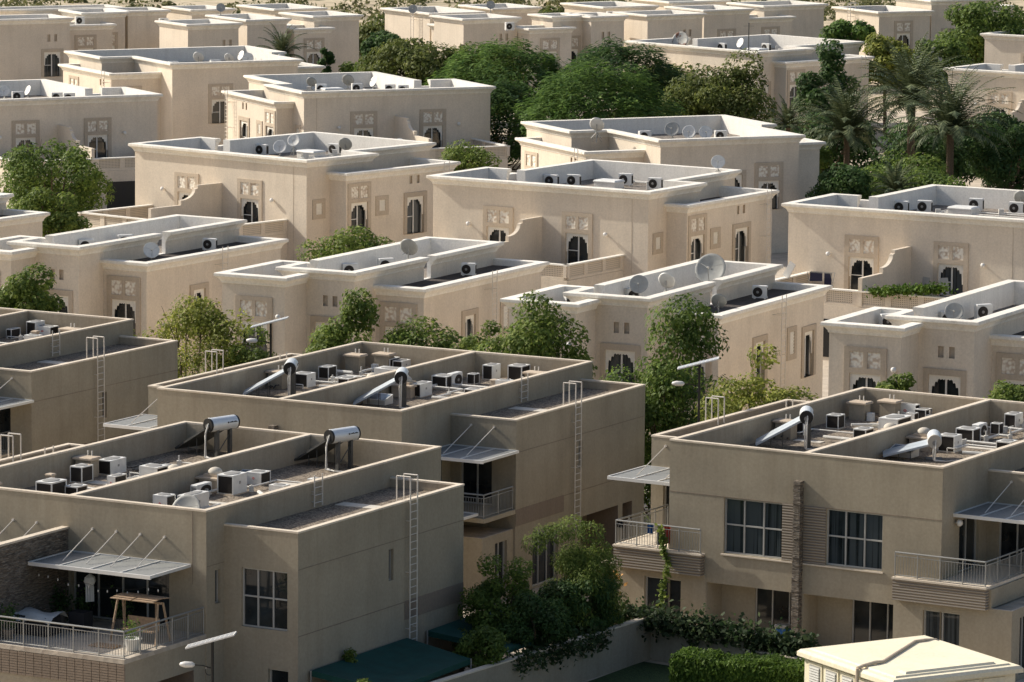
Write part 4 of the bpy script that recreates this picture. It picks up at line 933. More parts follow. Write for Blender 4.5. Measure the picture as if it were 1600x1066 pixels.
# ------------------------------------------------------------------ rooftop equipment
ZR = 6.8
HOUSE = {'A': 'nearest townhouse', 'B': 'middle townhouse', 'C': 'pilaster townhouse', 'L': 'left edge townhouse'}
KIND = {'b': 'with two dark grilles showing', 'u': 'with a dark grille on its left face', 'v': 'with a plain white left face and a dark right face', 'f': 'split unit with a round fan'}
ACS = [
('A',2.74,2.86,0.77,1.04,0.91,'b','frontmost on the left half roof'),('A',1.06,7.66,0.58,0.82,0.69,'b','tall and narrow beside a vent post, by the left parapet'),('A',0.93,9.85,0.64,1.13,0.63,'u','next to the hatch at the left parapet'),
('A',3.57,3.67,0.59,0.73,0.69,'b','low, next to the front parapet and the divider'),('A',3.46,6.78,0.38,0.85,0.63,'v','low and small, in front of the widest white unit'),('A',4.14,8.07,0.86,0.81,0.91,'v','with a red emblem, hard against the divider'),('A',4.19,9.41,0.44,0.53,0.75,'u','tucked against the left dome base'),
('A',7.84,3.49,0.65,0.61,0.75,'v','with a red emblem, frontmost on the right half roof'),('A',8.71,3.90,0.55,1.42,0.75,'u','half hidden by the grey dish'),('A',7.18,7.18,0.30,1.10,0.54,'f','on the right half roof'),('A',7.58,8.51,0.75,1.04,0.81,'u','biggest on the right half roof'),('A',7.34,11.03,0.71,0.76,0.53,'v','below the right dome'),
('A',10.44,7.83,0.68,0.49,0.75,'v','low behind the right parapet'),('A',11.00,9.81,0.93,0.54,0.75,'u','last along the right parapet, next to the step ladder'),
('B',1.19,9.62,0.79,0.73,0.66,'u','right behind the left solar tank'),('B',0.82,12.49,0.56,0.76,0.59,'b','alone on open roof near the left parapet'),('B',3.64,9.55,0.56,0.88,0.63,'b','low behind the divider, front of the left half'),('B',3.46,13.17,1.44,0.88,0.63,'v','long and low beside the left dome'),('B',1.72,16.39,0.71,0.96,0.57,'b','beside the two back hatches'),('B',2.51,16.51,0.52,0.84,0.50,'u','small, back corner by the divider'),
('B',7.33,9.85,0.53,1.07,0.63,'u','right behind the right solar tank'),('B',6.93,12.49,0.80,0.85,0.64,'b','big, against the divider on the right half'),('B',7.48,12.95,0.30,0.96,0.71,'f','on the right half roof'),('B',7.59,14.67,0.40,0.49,0.50,'b','small and old, right of the split unit'),('B',7.53,16.26,0.53,0.81,0.72,'u','in the back row of the right half'),('B',8.74,16.50,0.76,0.85,0.76,'b','in the back corner, next to the right hatch'),
('B',10.11,12.83,0.68,0.53,0.63,'v','low, close to the right parapet notch'),('B',10.22,9.70,0.69,0.60,0.63,'b','low behind the right parapet'),
('C',0.60,9.92,0.49,0.56,0.63,'u','behind the left collector panel'),('C',0.97,12.30,0.60,0.64,0.63,'b','on open roof near the left parapet'),('C',4.07,8.79,0.61,0.79,0.75,'b','low, front of the left half by the divider'),('C',3.62,12.11,0.92,1.40,0.75,'v','with a red emblem beside the left dome'),('C',2.03,16.90,1.03,0.45,0.64,'v','with a red emblem beside the two hatches'),('C',3.10,16.70,0.57,0.65,0.50,'b','in the back corner of the left half'),('C',3.28,15.51,0.41,0.42,0.50,'v','tiny, in front of the back corner unit'),
('C',7.42,11.92,0.84,0.76,0.66,'b','big, right of the right dome'),('C',7.63,13.11,0.34,0.83,0.69,'f','on the right half roof'),('C',7.64,14.96,0.43,0.43,0.50,'b','small and old, right of the split unit'),('C',7.67,16.32,0.54,0.78,0.75,'u','in the back row of the right half'),('C',8.63,16.68,0.57,0.67,0.71,'u','last of the back row, at the right edge'),('C',10.61,9.20,0.66,0.75,0.75,'b','low behind the right parapet'),('C',10.45,12.34,0.81,0.52,0.75,'v','at the right edge, partly cut off'),('C',7.80,9.36,0.80,0.73,0.74,'u','right behind the pale solar tank'),
('L',6.89,14.93,0.30,0.81,0.50,'b','leftmost and smallest'),('L',7.06,16.42,0.56,0.82,0.72,'u','tall, in the middle of the row'),('L',7.43,16.58,0.96,0.77,0.50,'v','at the back, next to the hatch'),('L',9.93,12.15,0.71,0.56,0.75,'v','low, close to the parapet notch')]
for (b, u, v, w, d, h, k, where) in ACS:
    F = TF[b]; kk = 'split unit with a round fan' if k == 'f' else 'white box condenser'
    ac(k, F.w(u, v, ZR), -F.a, w, d, h, f'{kk} {where}, {HOUSE[b]}')
for (b, u, v, t) in [('A', 5.3, 8.9, 'left dome'), ('A', 7.05, 9.2, 'right dome'), ('B', 5.3, 9.9, 'left dome'), ('B', 7.05, 9.9, 'right dome'), ('C', 5.3, 9.9, 'left dome'), ('C', 7.05, 9.6, 'right dome')]:
    dome(TF[b], u, v, ZR, f'{t[:-5]} of two domed roof ventilators on the {HOUSE[b]}')
for (b, u, v, t) in [('A', .95, 2.1, 'at the front left corner of the nearest townhouse roof'), ('A', .78, 9.3, 'at the left parapet of the nearest townhouse, behind a boxy unit'), ('B', 1.0, 15.6, 'left of the back pair on the middle townhouse'), ('B', 2.0, 16.6, 'right of the back pair on the middle townhouse'), ('B', 11.0, 15.0, 'in the right back corner of the middle townhouse'), ('B', .78, 9.0, 'beside the left solar tank of the middle townhouse'),
                     ('C', 1.0, 15.5, 'left of the back pair on the pilaster townhouse'), ('C', 1.95, 16.6, 'right of the back pair on the pilaster townhouse'), ('C', .78, 8.9, 'at the left parapet of the pilaster townhouse'), ('L', 10.7, 15.0, 'in the back corner of the left edge townhouse')]:
    hatch(TF[b], u, v, ZR, 'beige concrete hatch ' + t)
solar_heater(FA, 2.79, 16.3, ZR, 'solar tank near the back left corner of the nearest townhouse, black end cap', turn=-15)
solar_heater(FA, 8.64, 16.4, ZR, 'solar tank towards the right back corner of the nearest townhouse, black end cap', turn=-15)
solar_heater(FB, 2.74, 6.9, ZR, 'solar tank on the left half of the middle townhouse roof')
solar_heater(FB, 8.46, 7.1, ZR, 'solar tank on the right half of the middle townhouse roof')
solar_heater(FC, 2.64, 7.2, ZR, 'solar tank with a black end cap on the pilaster townhouse')
solar_heater(FC, 8.5, 7.6, ZR, 'low solar tank with a pale end cap on a single post', 'pale', True, True)
skylight(FB, 7.05, 7.4, ZR, 'blue glass skylight beside the right solar tank of the middle townhouse'); skylight(FC, 7.05, 7.6, ZR, 'blue glass skylight next to the low pale solar tank'); skylight(FA, 7.1, 11.7, ZR, 'skylight in the shade of the divider on the nearest townhouse')
vent_post(FA, 1.2, 6.1, ZR, 'vent post beside the tall narrow unit on the nearest townhouse'); vent_post(FA, 1.45, 8.3, ZR, 'vent post in front of the hatch unit on the nearest townhouse', .7); vent_post(FL_, 8.9, 14.6, ZR, 'vent post between the units of the left edge townhouse', .6)
vent_post(FC, 3.2, 13.3, ZR, 'vent post in front of the white unit by the hatches, pilaster townhouse', .4)
vent_post(FB, 9.2, 14.4, ZR, 'vent post between the back units of the middle townhouse', .4)
dish(FA.w(9.95, 2.6, ZR + .5), -FA.a + .1, .62, 'grey dish leaning by the front parapet of the nearest townhouse', 'dish', .5, ZR)
duct(FC, [(2.2, 12.3, 7.08), (2.9, 12.8, 7.08), (3.5, 13.4, 7.08)], .07, 'white lagged pipe crossing behind the left tank of the pilaster townhouse')
duct(FC, [(2.5, 9.1, 7.00), (3.4, 9.1, 7.00), (4.3, 9.1, 7.00)], .08, 'white lagged pipe in front of the left units, pilaster townhouse')
duct(FC, [(9.3, 8.7, 7.00), (10.2, 8.9, 7.00), (10.9, 9.3, 7.00)], .08, 'white lagged pipe towards the right parapet, pilaster townhouse')
duct(FB, [(2.8, 9.3, 7.00), (3.4, 9.5, 7.00), (4.1, 9.7, 7.00)], .08, 'white lagged pipe behind the left tank, middle townhouse')
duct(FB, [(8.9, 9.1, 7.00), (9.7, 9.2, 7.00), (10.6, 9.7, 7.00)], .08, 'white lagged pipe behind the right tank, middle townhouse')
duct(FB, [(.5, 13.2, 7.00), (1.0, 13.8, 7.00), (1.9, 13.8, 7.00)], .09, 'white lagged pipe in front of the back hatches, middle townhouse')
duct(FA, [(9.3, 8.9, 7.00), (10.0, 8.2, 7.00), (10.8, 7.9, 7.00)], .08, 'white lagged pipe by the right parapet, nearest townhouse')
duct(FA, [(3.0, 9.4, 6.96), (3.6, 9.6, 6.96), (4.4, 9.3, 6.96)], .06, 'white lagged pipe behind the left units, nearest townhouse')
rp = random.Random(11)
for b, u0, v0, lb in [('A', 1.6, 11.0, 'bundle of dark pipes along the left parapet, nearest townhouse'), ('C', .6, 8.6, 'bundle of dark pipes along the left parapet, pilaster townhouse'), ('B', .6, 8.4, 'bundle of dark pipes beside the left tank, middle townhouse'), ('A', 7.0, 5.6, 'bundle of dark pipes along the divider, nearest townhouse')]:
    o = MB(); F = TF[b]
    for k in range(4):
        p = [F.w(u0 + k * .12 + rp.uniform(-.1, .1), v0 + j * .62 + rp.uniform(-.12, .12), ZR + .06 + rp.uniform(0, .16)) for j in range(5)]; o.path(p, .035, 5)
    q = o.build('pipe_bundle', 'pipe_dark'); tag(q, lb, 'pipes')
def pipe_run(b, u0, u1, v0, v1, seed, label):
    rr = random.Random(seed); F = TF[b]; o = MB(); hub = [(rr.uniform(u0, u1), v0 + (v1 - v0) * k / 6) for k in range(7)]
    for k, ((a, c), (d, e)) in enumerate(zip(hub, hub[1:])):
        z = ZR + rr.uniform(.12, .26); o.path([F.w(a, c, z), F.w(a, e, z), F.w(d, e, z)], rr.choice((.035, .05, .06)), 6); o.tube(F.w(d, e, ZR), F.w(d, e, z + rr.uniform(.05, .35)), .035, 6)
        if rr.random() < .7: x = a + rr.uniform(-.9, .9); o.path([F.w(a, c, z), F.w(x, c, z), F.w(x, c, ZR + .02)], .03, 5)
        q = F.w(d, e, z); o.box(q.x - .09, q.x + .09, q.y - .09, q.y + .09, ZR + .002, z + .07)
    q = o.build('pipe_run', 'pipe'); tag(q, label, 'pipes', 'pipework on the townhouse roofs')
for b, hn in HOUSE.items():
    if b == 'L': pipe_run('L', 7.2, 11.8, 10.5, 17, 31, 'pipework between the units on the left edge townhouse'); continue
    v0, v1 = (2.2, 13.5) if b == 'A' else (9.2, 16.8)
    pipe_run(b, .9, 5.6, v0, v1, ord(b), f'pipework between the units left of the divider, {hn}'); pipe_run(b, 7.0, 11.6, v0, v1, ord(b) + 9, f'pipework between the units right of the divider, {hn}')
for (b, u, v, w, d, t) in [('C', 2.0, 8.7, 1.3, .5, 'left half of the pilaster townhouse'), ('C', 9.2, 11.2, 2.4, .5, 'right half of the pilaster townhouse'), ('B', 9.4, 12.0, 2.6, .5, 'right half of the middle townhouse'), ('A', 9.4, 6.6, 2.2, .6, 'front right of the nearest townhouse'), ('A', 9.3, 11.9, 1.9, .55, 'back right of the nearest townhouse'), ('B', 2.4, 11.6, 2.0, .5, 'left half of the middle townhouse'), ('A', 2.4, 8.2, 1.3, .6, 'left half of the nearest townhouse')]:
    o = MB(); o.box(-w / 2, w / 2, -d / 2, d / 2, 0, .035); q = o.build('paving_strip', 'tile'); F = TF[b]; q.location = F.w(u, v, ZR + .003); q.rotation_euler = (0, 0, -F.a); tag(q, f'pale tile walkway lying on the gravel, {t}', 'walkway')
for b, u, v, t in [('B', 1.9, 15.9, 'back left of the middle townhouse'), ('C', 1.6, 15.4, 'back left of the pilaster townhouse')]:
    o = MB(); o.box(-.14, .14, -.12, .12, 0, .36); o.box(-.02, .02, -.13, -.12, .08, .30); q = o.build('switch_box', 'ac_body'); F = TF[b]; q.location = F.w(u, v, ZR); q.rotation_euler = (0, 0, -F.a); tag(q, f'small white electric box standing on the roof, {t}', 'electric box')
# villa roofs
for (b, u, v, t) in [('E1', 3.9, 9.4, 'left unit on the brightly sunlit villa, by the parapet gap'), ('E1', 7.2, 13.4, 'unit behind the skylight on the brightly sunlit villa'), ('E2', 4.1, 8.9, 'left of a pair on the central villa'), ('E2', 5.2, 9.9, 'right of a pair on the central villa'), ('E2', 7.6, 12.6, 'unit behind the skylight on the central villa'), ('E2', 10.6, 11.4, 'unit right of the skylight on the central villa'),
                     ('E3', 3.9, 9.1, 'left of a pair on the terrace laundry villa'), ('E3', 5.0, 10.2, 'right of a pair on the terrace laundry villa'), ('E3', 7.2, 13.2, 'unit behind the skylight on the terrace laundry villa'), ('E3', 10.2, 12.7, 'unit beside the dish at the right edge'),
                     ('D1', .95, 6.4, 'front unit in the white roof well; corner dish villa'), ('D1', 1.5, 9.5, 'rear unit in the white roof well; corner dish villa'), ('D2', .95, 6.5, 'front unit left of the lone standing dish'), ('D2', 1.5, 9.6, 'unit directly left of the lone standing dish'), ('D3', 1.0, 6.5, 'unit left of the first dish, giant dish villa'), ('D3', -.9, 3.0, 'unit in the small left roof, giant dish villa'),
                     ('D4', -1.3, 3.6, 'unit in the small left roof, villa with three ornate windows'), ('D4', .95, 6.1, 'unit beside the dish, villa with three ornate windows'), ('D4', 1.5, 9.7, 'rear unit in the roof well, villa with three ornate windows')]:
    F = VF[b]; split(F.w(u, v, 6.66), -F.a + (.15 if b[0] == 'E' else .9), 'white split condenser, ' + t)
for (b, u, v, t) in [('D1', 5.9, 11.8, 'villa with a dish at its corner'), ('D2', 5.9, 11.2, 'tall bright tree villa'), ('D3', 5.9, 12.0, 'giant dish villa')]:
    F = VF[b]; o = split(F.w(u, v, 6.61), -F.a + .25, f'white split condenser on the low dark roof, {t}', .88)
FV = [('F1', (-15.8, 369.9), 'left of the middle dish, shaded three dish villa'), ('F1', (-12.9, 370.9), 'right of the middle dish, shaded three dish villa'), ('F1', (-10.2, 370.2), 'left of a pair by the lit parapet, shaded three dish villa'), ('F1', (-9.1, 369.6), 'right of a pair by the lit parapet, shaded three dish villa'),
      ('F2', (9.6, 330.6), 'left end of the roof with a perched dish'), ('F2', (15.2, 331.5), 'right of three dishes, roof with a perched dish'), ('F3', (-39.6, 360.3), 'between two dishes on the left edge villa'), ('F3', (-36.4, 359.6), 'left of a pair on the left edge villa'), ('F3', (-35.4, 359.2), 'right of a pair on the left edge villa'),
      ('F4', (-29.6, 392.6), 'left end of the six dish roof'), ('F4', (-26.1, 394.6), 'between dishes on the six dish roof'), ('G2', (19.3, 420.3), 'left of the antenna pole, rusty dish villa'), ('G2', (23.4, 420.2), 'right of the skylight, rusty dish villa'),
      ('K', (-46.1, 446.6), 'facing forward on the top left corner villa'), ('K', (-47.9, 448.5), 'half hidden on the top left corner villa'), ('K', (-43.0, 447.5), 'right one on the top left corner villa'), ('K', (-31.4, 437.0), 'left of two on the blank block villa'), ('K', (-29.9, 436.4), 'right of two on the blank block villa'), ('K', (-34.6, 446.0), 'low roof left of the blank block villa'),
      ('J', (-.5, 444.6), 'olive tree villa, by the right block'), ('J', (14.9, 455.0), 'facing forward on the villa behind the rusty dish'), ('J', (13.4, 456.5), 'left one on the villa behind the rusty dish'), ('J', (9.8, 462.0), 'far left on the villa behind the rusty dish')]
for (b, (x, y), t) in FV:
    z = 6.66 if b in VF else 6.75
    split((x, y, z), {'F': .35, 'G': -.8, 'K': .45, 'J': .45}[b[0]], 'small white roof condenser ' + t)
for (loc, r, m, rz, base, t) in [
    ((-16.35, 315.4, 7.55), .49, 'dish_white', -.2, 6.65, 'front dish of a crossed pair on the brightly sunlit villa'), ((-15.5, 317.6, 7.8), .45, 'dish_white', -.3, 6.65, 'rear dish of a crossed pair on the brightly sunlit villa'), ((-11.87, 317.9, 7.55), .50, 'dish', 2.9, 6.65, 'dish seen from behind by the back wall of the brightly sunlit villa'), ((-8.1, 318.8, 7.5), .42, 'dish_white', -.3, 6.65, 'dish peeping over the right parapet of the brightly sunlit villa'),
    ((13.46, 296.65, 8.6), .47, 'dish_white', -.1, 7.6, 'dish mounted on the right parapet of the central villa'), ((32.1, 284.5, 7.7), .50, 'dish', 2.8, 6.65, 'dish cut by the right edge of the photo'),
    ((-20.6, 256.3, 7.25), .47, 'dish_white', .25, 6.25, 'white dish on the near corner of a low dark roof'), ((-5.8, 250.91, 8.2), .53, 'dish', 2.8, 6.65, 'lone grey dish standing above the white roof well left of centre'),
    ((6.7, 238.42, 7.8), .51, 'dish', -.15, 6.65, 'left of the dishes on the giant dish villa'), ((8.22, 239.3, 7.9), .48, 'dish_white', 2.75, 6.65, 'middle dish on the giant dish villa, its back to us'), ((10.75, 244.2, 7.95), .87, 'dish', -.35, 6.65, 'giant mesh dish, the largest of all'), ((10.84, 235.69, 7.3), .43, 'dish', 2.9, 6.25, 'small dish on the low dark roof beside the giant one'),
    ((22.64, 229.85, 7.6), .49, 'dish', -.2, 6.65, 'dish between two units on the villa with three ornate windows'),
    ((-16.63, 370.6, 7.6), .44, 'dish', 2.9, 6.65, 'left dish on the shaded three dish villa'), ((-13.66, 371.6, 7.7), .52, 'dish', 2.9, 6.65, 'middle dish on the shaded three dish villa'), ((-11.59, 371.6, 7.6), .47, 'dish_white', -1.0, 6.65, 'right dish turned sideways on the shaded three dish villa'),
    ((5.98, 324.42, 8.5), .55, 'dish_white', 2.9, 7.2, 'dish perched on the left parapet in front of the spreading trees'), ((11.61, 331.0, 7.6), .56, 'dish', -.2, 6.65, 'left of three dishes on the perched dish villa'), ((12.88, 331.5, 7.35), .51, 'dish_white', -.2, 6.65, 'middle of three low dishes on the perched dish villa'), ((14.1, 331.3, 7.35), .51, 'dish_white', .1, 6.65, 'right of three low dishes on the perched dish villa'),
    ((-40.7, 360.6, 7.5), .46, 'dish_white', -.1, 6.65, 'dish at the very left edge on the left edge villa'), ((-38.9, 361.2, 7.5), .41, 'dish_white', -1.0, 6.65, 'tilted dish with dark brackets on the left edge villa'),
    ((-27.79, 397.9, 7.5), .51, 'dish_white', 2.95, 6.65, 'first from the left on the six dish roof'), ((-25.14, 398.6, 7.4), .45, 'dish_white', 2.95, 6.65, 'second from the left on the six dish roof'), ((-24.2, 399.9, 7.5), .45, 'dish_white', -1.0, 6.65, 'third from the left on the six dish roof, turned sideways'), ((-23.45, 398.0, 7.4), .51, 'dish_white', 0., 6.65, 'fourth from the left on the six dish roof'), ((-21.83, 396.9, 7.4), .45, 'dish_white', 0., 6.65, 'fifth from the left on the six dish roof'), ((-20.44, 397.2, 7.5), .42, 'dish_white', 2.9, 6.65, 'sixth and rightmost on the six dish roof'),
    ((15.35, 419.6, 7.8), .80, 'dish_rusty', -.4, 6.65, 'big rusty dish on a far roof corner'), ((20.95, 420.4, 7.5), .47, 'dish_white', -1.0, 6.65, 'sideways dish left of the antenna pole on the rusty dish villa'),
    ((-28.9, 445.03, 8.75), .45, 'dish', .2, 7.6, 'dish on a mast above the blank block villa, at the top edge'), ((-10.2, 452.3, 8.3), .45, 'dish', -.1, 7.8, 'round dish above the ladder flank of the olive tree villa'), ((-2.42, 452.6, 8.75), .45, 'dish', .2, 7.6, 'dish at the top edge above the olive tree villa')]:
    if m == 'dish_rusty' and m not in M:
        mm, nt, bb = mat('dish_rusty'); r_ = ramp(nt, noise(nt, 1.6, 3), [(.48, (.52, .50, .44)), (.56, (.20, .09, .05))]); nt.links.new(r_.outputs[0], bb.inputs['Base Color']); M[m] = mm
    dish(loc, rz, r, t, m, .42, base)
for b, t in (('E1', 'brightly sunlit villa'), ('E2', 'central villa'), ('E3', 'terrace laundry villa')):
    F = VF[b]; villa_skylight(F.w(7.5, 10.6, 6.66), -F.a, f'white skylight box with a rounded lid on the {t}')
    o = MB(); o.bbox(-.55, .55, -.4, .4, 0, .22, .04); q = o.build('roof_slab', 'hatch'); q.location = F.w(6.0, 8.2, 6.66); q.rotation_euler = (0, 0, -F.a); tag(q, f'pale slab lying in front of the skylight box on the {t}', 'slab')
for (x, y, rz, t) in ((-14.9, 369.4, .4, 'shaded three dish villa'), (22.4, 417.6, -.8, 'rusty dish villa')): villa_skylight((x, y, 6.66), rz, f'white skylight box low on the {t}')
o = MB(); o.tube((0, 0, 0), (0, 0, 2.9), .05, 6); o.tube((-.5, 0, 2.6), (.5, 0, 2.6), .015, 4); q = o.build('antenna_pole', 'steel_post'); q.location = (21.6, 417.5, 6.66); tag(q, 'dark antenna pole standing on the rusty dish villa roof', 'antenna')

# ------------------------------------------------------------------ planting
tree('broadleaf_tree', -26.1, 240, 7.3, 2.2, 1.8, 'leaf_bright', 'dense mid green tree at the left edge in front of the villas', 1, 8500, .15, 32, .36, low=2.0)
tree('broadleaf_tree', -32.7, 318, 4.95, 4.5, 2.8, 'leaf', 'round dark feathery tree at the left edge, touching the brightly sunlit villa', 2, 9000, .17, 46, .26, low=.6)
tree('broadleaf_tree', -31.0, 300, 4.7, 2.6, 1.9, 'leaf_bright', 'lighter tree in front of the round dark tree at the left edge', 3, 5200, .17, 26, .32, low=1.)
tree('sparse_tree', -16.4, 231, 5.5, 3.7, 2.6, 'leaf_yellow', 'thin yellowish tree with bare branches left of the first street lamp', 4, 10000, .12, 64, .23, low=1.4)
tree('broadleaf_tree', -8.4, 226, 6.6, 2.3, 1.7, 'leaf_bright', 'bright green tree with a tall tip behind the middle townhouse', 5, 5200, .15, 24, .36, droop=.5, low=1., peak=[(.30, 0, .85), (.26, 0, 1.15), (.34, .05, .55)])
tree('broadleaf_tree', -10.1, 278, 4.9, 3.0, 1.4, 'leaf_bright', 'low spreading tree at the foot of the brightly sunlit villa', 6, 4200, .16, 24, .34, low=1.)
tree('sapling', -3.0, 224, 6.5, 1.3, 1.2, 'leaf_bright', 'thin sapling between the bright tree and the dense round tree', 7, 1000, .13, 16, .34, low=.8)
tree('broadleaf_tree', 1.1, 221, 6.9, 3.1, 2.1, 'leaf_bright', 'dense green tree with a pointed top, above the middle townhouse back parapet', 8, 8500, .15, 34, .34, low=1.2, peak=[(.0, 0, 1.0), (.05, .05, .72)], droop=.4)
tree('broadleaf_tree', 7.5, 213.5, 5.4, 3.9, 2.7, 'leaf', 'large dark tree right of the middle townhouse, behind the second street lamp', 9, 18000, .14, 66, .28, low=1.8, droop=.9, peak=[(.25, .1, 1.3), (.02, 0, 1.05), (.4, 0, 1.05), (.2, 0, 1.55), (.05, .1, 1.35), (.38, .1, 1.4), (.2, 0, .9), (.3, 0, 1.15)])
tree('broadleaf_tree', 11.2, 207.5, 6.3, 3.1, 2.0, 'leaf_yellow', 'yellow green tree behind the left corner of the pilaster townhouse', 10, 11000, .13, 44, .32, low=1.4, droop=.5, peak=[(.15, 0, 1.05)])
tree('shrub', 18.2, 212, 6.2, 1.1, .8, 'leaf_bright', 'small leafy top showing over the pilaster townhouse back wall', 11, 1500, .14, 12, .4, cat='shrub')
tree('shrub', 22.8, 206, 6.6, 1.3, .9, 'leaf_bright', 'leafy top at the right edge behind the pilaster townhouse', 12, 1800, .14, 12, .4, cat='shrub')
tree('broadleaf_tree', -8.8, 402, 6.4, 6.0, 3.0, 'leaf_olive', 'wide olive green tree behind the shaded three dish villa', 13, 15000, .22, 60, .26, low=1.2)
tree('broadleaf_tree', -12.1, 415, 6.6, 2.4, 2.2, 'leaf_dark', 'small dark tree behind the left end of the olive green tree', 14, 2600, .24, 20, .34)
tree('umbrella_tree', -.9, 385, 5.6, 6.2, 4.2, 'leaf_umbrella', 'spreading umbrella tree right behind the shaded three dish villa', 15, 15000, .30, 30, .24, 'umbrella', aspect=.26, low=1.4)
tree('umbrella_tree', 6.5, 364, 4.3, 6.8, 5.3, 'leaf_umbrella', 'largest umbrella tree, fresh green and domed, in the middle distance', 16, 19000, .28, 30, .22, 'umbrella', aspect=.26, low=1.6)
tree('umbrella_tree', 8.9, 388, 5.6, 6.0, 4.0, 'leaf_dark', 'dark umbrella tree behind the largest domed one', 17, 13000, .30, 30, .24, 'umbrella', aspect=.26, low=1.4)
tree('umbrella_tree', -1.0, 375, 3.4, 3.8, 3.9, 'leaf_dark', 'dark tree painted as shaded back of the umbrella trees, right end of three dish villa', 18, 7000, .28, 20, .28, 'umbrella', aspect=.28, low=1.4)  # dark leaves paint in the shaded back of the umbrella trees
tree('broadleaf_tree', 17.0, 380, 5.2, 5.8, 3.2, 'leaf_olive', 'bushy olive tree with a tall tip in front of the rusty dish villa', 19, 15000, .21, 60, .26, low=1.4, droop=.4, peak=[(.40, 0, 1.05), (.42, 0, .8), (.36, 0, .6), (.5, 0, .6)])
tree('broadleaf_tree', 27.0, 388, 6.2, 3.2, 2.6, 'leaf_dark', 'dark pointed tree left of the palms', 20, 6500, .22, 34, .30, low=1.2, peak=[(.02, 0, 1.2), (-.05, 0, .9), (.1, 0, .8)])
tree('broadleaf_tree', 34.4, 418, 6.2, 2.7, 2.9, 'leaf_yellow', 'yellow flowering tree above the palms', 21, 4200, .24, 26, .32)
tree('broadleaf_tree', 32.3, 438, 6.9, 2.7, 1.6, 'leaf_umbrella', 'low green tree left of the lone villa on the sand', 22, 2600, .28, 20, .32)
tree('broadleaf_tree', 45.4, 436, 7.3, 5.2, 3.8, 'leaf', 'large dark green tree at the top right edge', 23, 9500, .25, 46, .28)
tree('broadleaf_tree', 38.9, 412, 6.6, 3.0, 3.0, 'leaf', 'green tree between the yellow tree and the top right dark tree', 24, 4200, .23, 28, .30)
tree('broadleaf_tree', 38.0, 345, 4.0, 3.9, 3.0, 'leaf_dark', 'dark tree at the right edge in front of the palm villa', 25, 6500, .2, 36, .3)
tree('shrub', 23.4, 322, 4.2, 2.6, 1.9, 'leaf_dark', 'dark bush at the foot of the palms, beside the perched dish villa', 26, 3600, .18, 22, .34, cat='shrub')
tree('shrub', 28.5, 338, 2.6, 5.0, 2.4, 'leaf', 'dark undergrowth bush below the palm trunks', 27, 6500, .2, 36, .3, cat='shrub')
tree('shrub', -3.3, 348, 3.3, 2.6, 1.3, 'leaf_bright', 'green bush in front of the lattice terrace of the three dish villa', 28, 2600, .17, 20, .36, cat='shrub')
tree('shrub', -17.3, 415, 5.8, .95, 1.5, 'leaf_dark', 'slim dark bush at the corner of the blank block villa', 29, 900, .22, 12, .4, cat='shrub')
tree('feathery_tree', 2.7, 180.4, 2.8, 2.3, 2.25, 'leaf_bright', 'feathery bright green tree in front of the middle townhouse flank', 30, 22000, .085, 60, .24, low=.6, droop=.9, peak=[(-.35, 0, .95), (-.1, 0, 1.05), (.25, 0, .95), (-.75, 0, .75), (-.6, 0, .95)], aspect=.30)
tree('broadleaf_tree', 1.0, 176.1, 2.0, 1.6, 1.2, 'leaf_dark', 'dark leafy mass over the garden wall, nearest to us', 68, 7500, .09, 40, .28)
tree('broadleaf_tree', -.3, 177.6, 2.6, 1.7, 1.4, 'leaf', 'dark leafy tree in shade left of the feathery one', 31, 8500, .09, 40, .27, low=.3, peak=[(-.3, 0, 1.1), (.4, 0, 1.0)])
tree('broadleaf_tree', 2.7, 179.6, 2.2, 1.9, 1.3, 'leaf_dark', 'dark drooping foliage below the feathery tree', 32, 9500, .09, 44, .26, low=.1, droop=.8)
tree('shrub', -1.9, 176.8, .9, 1.0, .8, 'leaf_olive', 'low shaded shrub at the foot of the ladder', 33, 1700, .10, 14, .4, cat='shrub')
tree('shrub', -1.0, 173.2, 1.7, 1.1, .9, 'leaf', 'rounded shrub behind the garden wall, beside the green awning', 34, 3000, .09, 22, .34, cat='shrub')
tree('sapling', -5.3, 165.5, 1.6, .55, .7, 'leaf_bright', 'light green sapling in front of the green awning', 35, 700, .10, 10, .4)
tree('sapling', -6.1, 170.5, 1.9, .32, .4, 'leaf_bright', 'tiny potted tree against the nearest townhouse flank', 36, 260, .09, 7, .45)
tree('sapling', -7.2, 163.6, 1.0, .7, .45, 'leaf_bright', 'yellowish shrub at the bottom edge below the green awning', 37, 700, .10, 10, .4)
palm(26.0, 352, 5.2, 5.1, 'left palm of the group, silvery crown below the dark pointed tree', 1, .25, 78)
palm(31.0, 352, 7.6, 5.8, 'tallest palm of the group with a clear rough trunk', 2, .32, 84)
palm(33.2, 343, 6.3, 5.8, 'right palm of the group, fronds across the sunlit villa wall', 3, .30, 78)
palm(27.3, 322, 4.0, 2.6, 'low palm without a visible trunk at the foot of the group', 4, .2, 34)
palm(21.7, 357, 5.4, 2.8, 'small palm half hidden behind the perched dish villa', 5, .2, 34)
palm(-21.8, 424, 5.6, 3.3, 'small palm standing alone behind the six dish roof', 6, .2, 34)
tree('shrub', 25.5, 366, 2.9, 4.6, 3.0, 'leaf_dark', 'dark bush behind the left palm of the group', 60, 6500, .22, 34, .3, cat='shrub')
tree('shrub', 33.0, 362, 2.9, 5.0, 3.0, 'leaf_dark', 'dark bush behind the tallest palm of the group', 61, 6500, .22, 34, .3, cat='shrub')
tree('shrub', 30.5, 330, 2.4, 3.6, 2.2, 'leaf', 'mid green bush between the low palm and the white car', 62, 4500, .18, 28, .3, cat='shrub')
